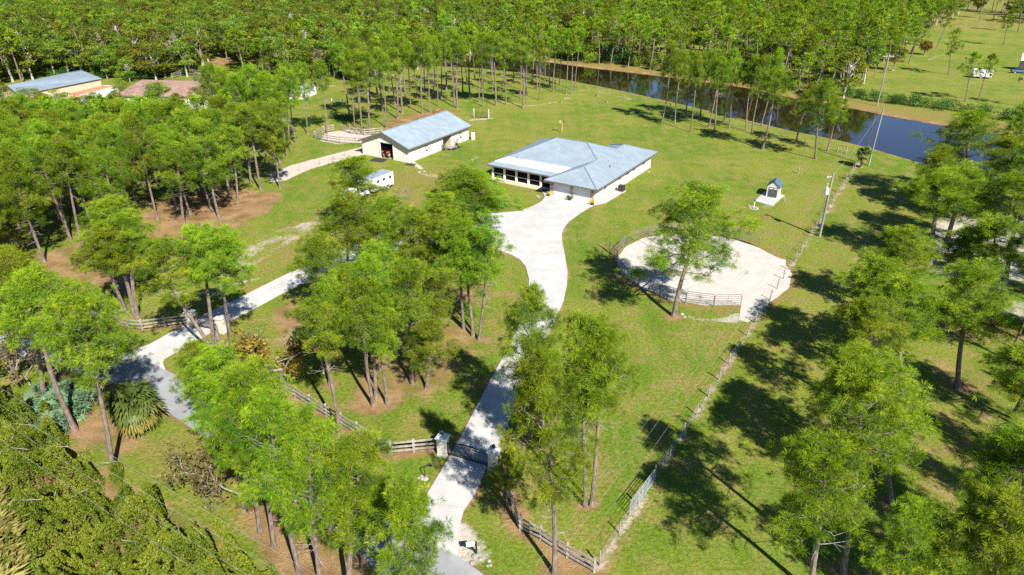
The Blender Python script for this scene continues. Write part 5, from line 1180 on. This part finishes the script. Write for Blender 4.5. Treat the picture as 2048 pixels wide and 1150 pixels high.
for i_, (px_, py_) in enumerate(sorted(YARD_PINES)):
    b_ = at(px_, py_)
    pine(b_, trng.uniform(14.5, 17.5) if px_ < 595 else trng.uniform(11, 15), trng.uniform(2.4, 3.1) if px_ < 595 else 2.2, trng.choice(['high', 'mid']), '%s pine from the left in the strip between the neighbour\'s yard and the corral' % ORD[i_], 'pines beside the neighbour\'s yard', (trng.uniform(-.05, .05), trng.uniform(-.03, .03)))

def scatter(poly, spacing, rng, avoid=2.2, clear=()):
    """dart throwing inside a ground polygon, keeping clear of everything already planted"""
    L = ats(poly) if not isinstance(poly[0], Vector) else poly
    A = P2(L); lo, hi = A.min(0), A.max(0); out = []
    n_ = int((hi[0] - lo[0]) * (hi[1] - lo[1]) / spacing ** 2 * 4); cell = {}
    def near_(x, y, d):
        cx, cy = int(x // 8), int(y // 8)
        for a_ in (-1, 0, 1):
            for b__ in (-1, 0, 1):
                for q in cell.get((cx + a_, cy + b__), ()):
                    if (q[0] - x) ** 2 + (q[1] - y) ** 2 < d * d: return True
        return False
    for u in USED: cell.setdefault((int(u[0] // 8), int(u[1] // 8)), []).append(u)
    c_ = np.array([[rng.uniform(lo[0], hi[0]), rng.uniform(lo[1], hi[1])] for _ in range(n_)])
    c_ = c_[poly_in(c_, L)]
    for cl in clear: c_ = c_[~poly_in(c_, cl)]
    for x, y in c_:
        if not near_(x, y, spacing * rng.uniform(.7, 1.1)):
            cell.setdefault((int(x // 8), int(y // 8)), []).append((x, y)); out.append((x, y))
    return out
BUILT = [DRIVE, ROAD, WATER] + CLEAR
# wood left of the sandy track
for x, y in scatter([(-120, 330), (60, 300), (230, 262), (330, 300), (470, 318), (560, 335), (575, 372), (535, 402), (440, 440), (330, 462), (200, 490), (60, 560), (-120, 610)], 3.9, trng, clear=BUILT):
    px_ = 1024 + FPX * x / (y * CT + CAMH * ST); H = trng.uniform(11.5, 15.5)
    if px_ < 470: H = min(H, CAMH - y * math.tan(TILT - math.atan((575 - (192 if px_ < 250 else 200) - trng.uniform(-6, 22)) / FPX)))
    if H < 4.5: continue
    pine(Vector((x, y, 0)), H, trng.uniform(2.7, 3.6) * min(1, .35 + H / 18), 'low' if H < 9 else trng.choice(['mid', 'mid', 'high', 'low']), 'pine in the dense wood left of the sandy track', 'pines in the left-hand wood', (trng.uniform(-.06, .06), trng.uniform(-.05, .05)), far=y > 118)
# deeper part of the right-hand strip
for x, y in scatter([(1905, 430), (2100, 370), (2300, 420), (2500, 1200), (2000, 1300), (1930, 900), (1890, 720), (1990, 600), (2010, 480)], 5.3, trng, clear=BUILT):
    if y < 20: continue
    pine(Vector((x, y, 0)), trng.uniform(11, 15), trng.uniform(2.4, 3.2), trng.choice(['mid', 'high', 'high']), 'pine deep in the right-hand strip of woods', 'pines in the right-hand strip', (trng.uniform(-.05, .05), trng.uniform(-.05, .05)))
NP_NEAR = npine[0]

# broadleaf and far pine woods
BRO = {}
def broad_variant(k, far=True):
    if (k, far) not in BRO:
        gt, gc = broad_mesh(500 + k, 12.0, 4.0, far, pale=k % 2 == 0)
        BRO[(k, far)] = (gt.mesh('broadleaf_trunk', ['pale_bark' if k % 2 == 0 else 'bark', 'pale_bark']), gc.mesh('broadleaf_crown', ['leaf']))
    return BRO[(k, far)]
def broad(loc, H, rad, label, group, k=None, far=True):
    k = trng.randrange(5) if k is None else k
    tm, cm = broad_variant(k, far); o = thing('broadleaf_tree', label, 'tree', loc, trng.uniform(0, 6.28), group); o.scale = (rad / 4, rad / 4, H / 12)
    new('trunk', tm, o); new('crown', cm, o); USED.append((loc[0], loc[1])); return o
def W(x, y): return Vector((x, y, 0))
FARBANK = [p_ + Vector((0, 5, 0)) for p_ in CANAL_FAR]
hedge_px = [(1590, 180), (1700, 190), (1790, 206), (1900, 222), (2048, 238)]
FIELD = ats([(1700, 188), (1765, 150), (1830, 130), (1838, 100), (1880, 55), (1935, 25), (2048, 62), (2400, 70), (2500, 300), (2048, 240), (1900, 220)])
left_wood = ats([(-400, 250), (-100, 225), (0, 182), (60, 166), (120, 158), (190, 150), (235, 168), (280, 165), (340, 160), (400, 150), (480, 150), (560, 166), (640, 158), (700, 165), (770, 156), (800, 143), (960, 130), (960, 108), (850, 101), (700, 98)]) + [W(-60, 420), W(-420, 420), W(-420, 200)]
right_wood = [p_ + Vector((0, 7, 0)) for p_ in CANAL_FAR[2:9]] + ats([(1650, 190), (1740, 165), (1820, 130), (1838, 95), (1880, 50), (1935, 20)]) + ats([(1940, 12), (2048, 50), (2150, 60)]) + [W(330, 420), W(-75, 420), W(-75, 320)]
lw = sorted(scatter(left_wood, 4.9, trng, clear=BUILT + [ats([(395, 145), (420, 130), (480, 126), (485, 150), (440, 158)])]), key=lambda q: q[1])
rw = sorted(scatter(right_wood, 5.4, trng, clear=BUILT + [FIELD]), key=lambda q: q[1])
stuffP, stuffB = [], []; nb = [0]
def forest(pts, fp):
    for x, y in pts:
        if math.sin(x * .11 + 1.3 * math.sin(y * .07)) * math.sin(y * .09 + x * .03) > .62 and trng.random() < .75: continue
        # share of pines rises to the right
        isp = trng.random() < fp(x)
        if isp:
            H, r_ = trng.uniform(10, 18), trng.uniform(2.4, 4.3)
            if npine[0] < 300 and y < 330: pine(W(x, y), H, r_, trng.choice(['mid', 'high']), 'tall pine in the deep woods beyond the canal and fields', 'pines in the far woods', far=True)
            else: stuffP.append((x, y, H / 15, r_ / 3.1))
        else:
            H, r_ = trng.choice((trng.uniform(7, 11), trng.uniform(10, 16.5))), trng.uniform(3.4, 5.8)
            if nb[0] < 290 and y < 330: broad(W(x, y), H, r_, 'leafy tree in the woods along the back of the picture', 'broadleaf trees in the far woods'); nb[0] += 1
            else: stuffB.append((x, y, H / 12, r_ / 4))
allp = sorted([(x, y, 0) for x, y in lw] + [(x, y, 1) for x, y in rw], key=lambda q: q[1])
forest([(x, y) for x, y, z in allp], lambda x: min(.8, max(.08, (x + 70) / 140)))
def woods_stuff(name, pts, meshes, label):
    col = bpy.data.collections.new(name + '_sources')
    for k, (tm, cm) in enumerate(meshes):
        j = Geo()
        for me, off in ((tm, 0), (cm, len(tm.materials))):
            nv = len(me.vertices); v = np.zeros(nv * 3); me.vertices.foreach_get('co', v)
            lt = np.zeros(len(me.polygons), np.int32); me.polygons.foreach_get('loop_total', lt); li = np.zeros(len(me.loops), np.int32); me.loops.foreach_get('vertex_index', li)
            mi_ = np.zeros(len(me.polygons), np.int32); me.polygons.foreach_get('material_index', mi_); tt = np.zeros(nv); me.attributes['tint'].data.foreach_get('value', tt)
            j.v.append(v.reshape(-1, 3)); j.loops.append(li.astype(np.int64) + j.n); j.tot.append(lt); j.mi.append(mi_ + off); j.tint.append(tt); j.n += nv
        o_ = bpy.data.objects.new(name + '_source', j.mesh(name, list(tm.materials) + list(cm.materials))); col.objects.link(o_)
    g_ = Geo(); me = bpy.data.meshes.new(name); N = len(pts)
    me.vertices.add(N); me.vertices.foreach_set('co', np.array([(x, y, 0) for x, y, a_, b__ in pts]).ravel())
    for nm, ty, va in (('rot', 'FLOAT_VECTOR', np.array([(0, 0, trng.uniform(0, 6.28)) for _ in pts])), ('size', 'FLOAT_VECTOR', np.array([(b__, b__, a_) for x, y, a_, b__ in pts]))):
        A_ = me.attributes.new(nm, ty, 'POINT'); A_.data.foreach_set('vector', va.ravel())
    A_ = me.attributes.new('pick', 'INT', 'POINT'); A_.data.foreach_set('value', np.array([trng.randrange(len(meshes)) for _ in pts], np.int32))
    o_ = bpy.data.objects.new(name, me); C.objects.link(o_)
    ng = bpy.data.node_groups.new(name, 'GeometryNodeTree')
    ng.interface.new_socket('Geometry', in_out='INPUT', socket_type='NodeSocketGeometry'); ng.interface.new_socket('Geometry', in_out='OUTPUT', socket_type='NodeSocketGeometry')
    I = ng.nodes.new('NodeGroupInput'); O = ng.nodes.new('NodeGroupOutput'); ip = ng.nodes.new('GeometryNodeInstanceOnPoints'); ci = ng.nodes.new('GeometryNodeCollectionInfo')
    ci.inputs['Collection'].default_value = col; ci.inputs['Separate Children'].default_value = True; ci.inputs['Reset Children'].default_value = True
    def na(nm, ty):
        x = ng.nodes.new('GeometryNodeInputNamedAttribute'); x.data_type = ty; x.inputs['Name'].default_value = nm; return x.outputs['Attribute']
    ng.links.new(I.outputs[0], ip.inputs['Points']); ng.links.new(ci.outputs[0], ip.inputs['Instance']); ip.inputs['Pick Instance'].default_value = True
    ng.links.new(na('pick', 'INT'), ip.inputs['Instance Index']); ng.links.new(na('rot', 'FLOAT_VECTOR'), ip.inputs['Rotation']); ng.links.new(na('size', 'FLOAT_VECTOR'), ip.inputs['Scale'])
    ng.links.new(ip.outputs[0], O.inputs[0])
    md = o_.modifiers.new('scatter', 'NODES'); md.node_group = ng
    tag(o_, label, 'woods'); o_['kind'] = 'stuff'; return o_
if stuffP: woods_stuff('distant_pine_woods', stuffP, [pine_variant(f_, k_, True) for f_ in ('mid', 'high') for k_ in range(3)], 'solid mass of distant pine woods filling the top of the picture')
if stuffB: woods_stuff('distant_broadleaf_woods', stuffB, [broad_variant(k_, True) for k_ in range(5)], 'solid mass of distant leafy woods at the top left of the picture')
print('pines', npine[0], 'near', NP_NEAR, 'broad', nb[0], 'stuff', len(stuffP), len(stuffB), 'lw', len(lw), 'rw', len(rw))
# ================================================================== other plants
def planted(name, label, cat, c, gt, gc, tm, cm, grp=None, rz=0, sc=1.0, H=None):
    if H: sc = H / max(v_[:, 2].max() for v_ in gt.v)
    t = thing(name, label, cat, c, rz, grp); t.scale = (sc, sc, sc); gt.obj('trunk', tm, t)
    if gc and gc.n: gc.obj('crown', cm, t)
    return t
b_ = at(562, 796); gt, gc = bare_mesh(3, 11.5, .6, 5200, 6, .45); planted('bare_tree', 'half bare tree with golden autumn leaves behind the board fence', 'tree', b_, gt, gc, 'dead', 'fall_leaf', H=8.3)
gt, gc = bare_mesh(9, 9.5, .6, 700, 6, .45); planted('bare_tree', 'thin grey leafless tree left of the golden autumn tree', 'tree', at(505, 775), gt, gc, 'dead', 'brown_leaf', H=6.0)
gt, gc = bare_mesh(14, 10.0, .6, 2600, 6, .42); planted('bare_tree', 'sprawling grey tree with brown leaves under the power cables', 'tree', at(487, 1024), gt, gc, 'dead', 'brown_leaf', rz=2.0, H=7.5)
gt, gc = bare_mesh(15, 8.2, .6, 1400, 6, .42); planted('bare_tree', 'low twiggy brown-leaved tree beside the road under the pines', 'tree', at(430, 985), gt, gc, 'dead', 'brown_leaf', rz=.7, H=5.0)
gt, gc = bare_mesh(21, 6.5, .45, 0, 5, .6); planted('bare_tree', 'small white leafless snag on the shady island lawn', 'tree', at(647, 748), gt, gc, 'pale_bark', None, H=6.5)
gt, gc = bare_mesh(27, 6.4, .6, 60, 6, .4); planted('bare_tree', 'grey leafless bush beside the horse trailer', 'bush', at(800, 418), gt, gc, 'dead', 'brown_leaf', H=3.4)
gt, gc = bare_mesh(28, 5.4, .6, 60, 6, .4); planted('bare_tree', 'pinkish grey leafless bush right behind the white trailer', 'bush', at(815, 398), gt, gc, 'dead', 'brown_leaf', H=2.6)
gt, gc = bare_mesh(33, 22.0, .4, 0, 5, .65); planted('bare_tree', 'tall pale dead tree on the far canal bank', 'tree', at(1227, 124), gt, gc, 'pale_bark', None, H=14)
gt, gc = bare_mesh(35, 19.0, .4, 40, 5, .6); planted('bare_tree', 'tall white-limbed tree behind the brown shingled house', 'tree', at(381, 150), gt, gc, 'pale_bark', 'leaf', H=13)
gt, gc = bare_mesh(41, 6.0, .5, 500, 6, .5); planted('bare_tree', 'yellowish thin tree at the left edge by the road', 'tree', at(20, 745), gt, gc, 'dead', 'fall_leaf', H=5.5)
gt, gc = bare_mesh(43, 5.5, .5, 600, 6, .5); planted('bare_tree', 'olive thin tree between road and thicket at the left edge', 'tree', at(60, 770), gt, gc, 'dead', 'brown_leaf', H=5)
gt, gc = bare_mesh(45, 5.0, .5, 400, 5, .5); planted('bare_tree', 'brownish bush among the pines at the far left edge', 'bush', at(20, 520), gt, gc, 'dead', 'fall_leaf', H=4)
gt, gc = broad_mesh(77, 6.5, 3.6, False); planted('shade_tree', 'round dark green tree in front of the brown shingled house', 'tree', at(322, 215), gt, gc, 'bark', 'leaf')
gt, gc = broad_mesh(78, 5.0, 2.6, False); planted('shade_tree', 'yellowish bushy tree at the edge of the far lawn', 'tree', at(1848, 110), gt, gc, 'bark', 'fall_leaf')
for k, (px_, py_, tx_, ty_, r_) in enumerate([(1874, 95, 1902, 12, 3.6), (1897, 149, 1915, 60, 3.4), (1930, 203, 1952, 105, 3.2), (1957, 202, 1988, 108, 3.0), (2046, 214, 2062, 120, 2.6), (1959, 42, 1972, -30, 3.4), (1987, 38, 2000, -40, 3.4), (2007, 92, 2020, 20, 3.2), (2036, 64, 2050, -20, 3.6)]):
    c = at(px_, py_); off, H = rise(c, tx_, ty_); pine(c, max(8, min(17, H)), r_, 'mid', '%s pine on the open lawn across the canal, nearest the camera first' % ORD[[5, 3, 1, 2, 0, 7, 8, 4, 6][k]], 'pines on the far lawn', (math.atan2(off, max(8, H)) * .6, 0), far=True)

for k, (px_, py_, H, r_) in enumerate([(12, 232, 8, 3.6), (70, 226, 6.5, 3.2), (130, 236, 7, 3.4), (190, 240, 6.5, 3), (238, 228, 5.5, 2.8), (275, 232, 5, 2.8), (360, 228, 5, 2.6), (402, 226, 6.5, 2.8), (440, 224, 8.5, 3.2), (470, 222, 9, 3.2), (500, 215, 10, 3.2), (-20, 200, 10, 4.5), (250, 205, 6, 2.6), (520, 240, 10, 3.4), (30, 255, 8, 3.4), (95, 252, 7.5, 3.2), (330, 250, 7, 3.2)]):
    broad(at(px_, py_), H, r_, 'leafy tree in front of the neighbour\'s buildings', 'leafy trees before the neighbour\'s buildings', far=False)
# palms
def palm(label, c, th, L, n_, seed, skirt, grp='cabbage palms', lean=.0):
    rng = np.random.default_rng(seed); t = thing('palm_tree', label, 'palm', c, 0, grp)
    g = Geo(); z = np.linspace(0, th, 7); g.tube(np.stack([lean * (z / max(th, .1)) ** 2, 0 * z, z], 1), np.linspace(.24, .19, 7), 9); g.obj('trunk', 'post', t)
    g = Geo(); fan_fronds(g, rng, np.array([lean, 0, th]), n_, L, -.35, 1.25, .25, .6); g.obj('fronds', 'palm_leaf', t)
    if skirt: g = Geo(); fan_fronds(g, rng, np.array([lean, 0, th - .25]), skirt, L * .95, -1.15, -.45, .65, 1.0); s_ = g.obj('old_fronds', 'palm_leaf', t); s_['label'] = 'yellowing drooping lower fronds'
palm('big shaggy cabbage palm beside the road', at(283, 866), 3.1, 2.3, 44, 5, 26)
palm('small cabbage palm at the canal end of the wire fence', at(1722, 335), 2.6, 1.55, 30, 6, 8)
rngp = random.Random(3)
spots = [(62, 822), (95, 838), (128, 852), (88, 800), (118, 812), (150, 830), (165, 812), (70, 845), (140, 795), (105, 862)]
for k, (px_, py_) in enumerate(spots):
    g = Geo(); fan_fronds(g, np.random.default_rng(60 + k), np.array([0, 0, .25]), 20, 1.5, -.1, 1.35, .2, .9, 14, petiole=.6)
    o_ = g.obj('saw_palmetto', 'palmetto'); o_.location = at(px_, py_); tag(o_, 'blue-green saw palmetto in the clump left of the cabbage palm', 'palmetto', 'saw palmettos in the clump'); o_['kind'] = 'thing'

# bushes along far bank, corral and yard
SHR = [shrub_mesh(200 + k, 2.6, 2.2, 2.6, 900, .26, 9).mesh('bush_leaves', ['dark_leaf']) for k in range(4)]
SHG = [shrub_mesh(220 + k, 2.2, 2.0, 2.2, 900, .24, 9).mesh('bush_leaves', ['leaf']) for k in range(3)]
SHY = [shrub_mesh(240 + k, 1.6, 1.5, 1.8, 800, .2, 8).mesh('bush_leaves', ['hedge_leaf']) for k in range(3)]
def bush(me, c, s, label, grp, sz=1.0):
    o_ = new('bush', me); o_.location = c; o_.rotation_euler.z = trng.uniform(0, 6.28); o_.scale = (s, s, s * sz); tag(o_, label, 'bush', grp)
def line_pts(px, step):
    L = ats(px); out = []
    for a_, b__ in zip(L, L[1:]):
        n_ = max(1, int((b__ - a_).length / step)); out += [a_ + (b__ - a_) * ((i + trng.uniform(-.25, .25)) / n_) for i in range(n_)]
    return out
for p_ in line_pts([(1690, 192), (1750, 202), (1830, 212), (1900, 221), (1970, 232), (2048, 243), (2110, 252)], 3.0):
    bush(trng.choice(SHR), p_ + Vector((0, trng.uniform(-.6, .6), 0)), trng.uniform(.85, 1.25), 'dark bush in the hedge along the far canal bank', 'hedge bushes along the far bank')
for p_ in line_pts([(1110, 117), (1180, 126), (1260, 132), (1350, 147), (1480, 164), (1590, 182), (1690, 190)], 3.6):
    bush(trng.choice(SHR + SHG), p_ + Vector((0, trng.uniform(0, 3), 0)), trng.uniform(.8, 1.5), 'bush at the foot of the woods along the far canal bank', 'bushes at the foot of the far woods', trng.uniform(.9, 1.5))
for p_ in line_pts([(1110, 114), (1260, 128), (1480, 158), (1600, 172), (1690, 178)], 4.5):
    bush(trng.choice(SHR + SHG), p_ + Vector((0, trng.uniform(2, 7), 0)), trng.uniform(1.1, 1.8), 'bush at the foot of the woods along the far canal bank', 'bushes at the foot of the far woods', trng.uniform(1.2, 1.8))
for p_ in line_pts([(130, 156), (180, 148), (235, 165), (290, 163), (350, 156), (400, 148), (480, 147), (560, 163), (640, 155), (700, 162), (780, 150)], 5.0):
    if trng.random() < .75: bush(trng.choice(SHR + SHG), p_ + Vector((0, trng.uniform(0, 4), 0)), trng.uniform(.7, 1.4), 'bush at the foot of the woods behind the neighbour\'s place', 'bushes at the foot of the left woods', trng.uniform(.8, 1.3))
for p_ in line_pts([(612, 254), (640, 245), (668, 238), (694, 230)], 2.4): bush(trng.choice(SHR), p_, trng.uniform(.6, .95), 'dark bush in the row behind the corral', 'bushes behind the corral')
for p_ in line_pts([(695, 240), (720, 228), (755, 215)], 4.0): bush(trng.choice(SHR), p_, trng.uniform(.6, .9), 'dark bush under the pines left of the barn', 'bushes under the barn pines')
for px_, py_ in ((20, 215), (90, 212), (200, 222), (235, 215), (285, 220), (370, 222), (410, 212), (455, 215), (470, 205), (260, 232), (300, 236), (350, 236), (392, 230), (425, 222), (240, 240), (128, 250), (60, 232), (446, 236)): bush(trng.choice(SHG), at(px_, py_), trng.uniform(.8, 1.3), 'leafy bush among the trees before the neighbour\'s buildings', 'bushes before the neighbour\'s buildings')

# leafy thicket filling the bottom left corner: one uncountable mass of leaves over mounded ground
def thicket(name, poly, label, n_, hfun, leafm, ls, seed):
    rng = np.random.default_rng(seed); L = ats(poly); A = P2(L); lo, hi = A.min(0), A.max(0)
    c = rng.uniform(lo, hi, (n_ * 3, 2)); sd_ = poly_sd(c, L) + 1.1 * np.sin(c[:, 0] * 1.3) * np.sin(c[:, 1] * 1.1) + .6 * np.sin(c[:, 0] * 3.1 + c[:, 1] * 2.3); k = sd_ < 0; c, sd_ = c[k][:n_], sd_[k][:n_]
    edge = sm(-sd_, 0, 2.2); top = hfun(c[:, 0], c[:, 1]) * (edge * .85 + .15)
    depth = rng.exponential(.22, len(c)); hole = np.sin(c[:, 0] * 4.1 + 1.7 * np.sin(c[:, 1] * 2.2)) * np.sin(c[:, 1] * 4.6 + 1.3 * np.sin(c[:, 0] * 2.9)); top = top + .35 * hole - .9 * (hole < -.35) * rng.uniform(.3, 1, len(c)); z = np.maximum(.05, top - depth * (1.2 - .4 * edge)); pos = np.stack([c[:, 0], c[:, 1], z], 1)
    nr = unit(rng.normal(0, .8, (len(c), 3)) + (.25, -.35, .6)); a_ = unit(np.cross(nr, rng.normal(size=(len(c), 3)))); b__ = np.cross(nr, a_); sz = ls * rng.uniform(.55, 1.3, len(c))[:, None]
    lump = .5 + .22 * np.sin(c[:, 0] * 1.1 + 2 * np.sin(c[:, 1] * .7)) * np.sin(c[:, 1] * 1.3) + rng.normal(0, .16, len(c)) 
    g = Geo(); g.add(np.stack([pos - a_ * sz * .5, pos - b__ * sz * .34, pos + a_ * sz * .5, pos + b__ * sz * .34], 1).reshape(-1, 3), np.arange(len(c) * 4).reshape(-1, 4), 0, np.repeat(np.clip(lump, 0, 1), 4))
    for i in range(90):
        j_ = rng.integers(0, len(c)); q = pos[j_]; d_ = unit(rng.normal(0, 1, 3) * (1, 1, .5)); g.tube([q - d_ * .8 - (0, 0, .25), q, q + d_ * .7 + (0, 0, .25)], [.03, .022, .008], 4, 1, cap=False)
    o_ = g.obj(name, [leafm, 'dead']); tag(o_, label, 'thicket'); o_['kind'] = 'stuff'
def hill(x, y):
    r = np.zeros_like(x)
    for i, (fx, fy, a_) in enumerate(((.55, .4, .9), (-.35, .8, .8), (1.1, -.7, .5), (1.7, 1.5, .35), (-2.3, 1.4, .22))): r += a_ * np.sin(x * fx + y * fy + i * 1.7)
    return np.clip(2.4 + r * 1.0, .5, 5.0)
thicket('leafy_thicket', [(-160, 800), (-60, 790), (40, 800), (80, 838), (150, 890), (185, 925), (215, 938), (265, 1000), (330, 1040), (420, 1070), (500, 1130), (590, 1200), (600, 1330), (330, 1330), (100, 1330), (-60, 1250), (-160, 1000)], 'dense bright green leafy thicket filling the bottom left corner', 330000, hill, 'hedge_leaf', .118, 5)
rng = np.random.default_rng(8); L = ats([(-160, 1040), (0, 1040), (35, 1080), (60, 1150), (40, 1260), (-60, 1260)]); A = P2(L); c = rng.uniform(A.min(0), A.max(0), (11000, 2)); c = c[poly_in(c, L)]
g = Geo(); k = len(c); base = np.stack([c[:, 0], c[:, 1], np.maximum(0, hill(c[:, 0], c[:, 1]) - .9)], 1); ln = unit(np.stack([rng.normal(.5, .5, k), rng.normal(.1, .5, k), rng.uniform(.6, 1.6, k)], 1)); hh = rng.uniform(.9, 1.9, k)[:, None]; sd_ = unit(np.cross(ln, rng.normal(size=(k, 3)))) * .014
g.add(np.stack([base - sd_, base + sd_, base + ln * hh * .6 + sd_ * .8, base + ln * hh + np.stack([0 * hh[:, 0] + .25, 0 * hh[:, 0], -.15 * hh[:, 0]], 1)], 1).reshape(-1, 3), np.arange(k * 4).reshape(k, 4), 0, np.repeat(rng.uniform(0, 1, k), 4))
o_ = g.obj('tall_grass', 'reed'); tag(o_, 'tall straw-coloured grass in the bottom left corner', 'grass'); o_['kind'] = 'stuff'
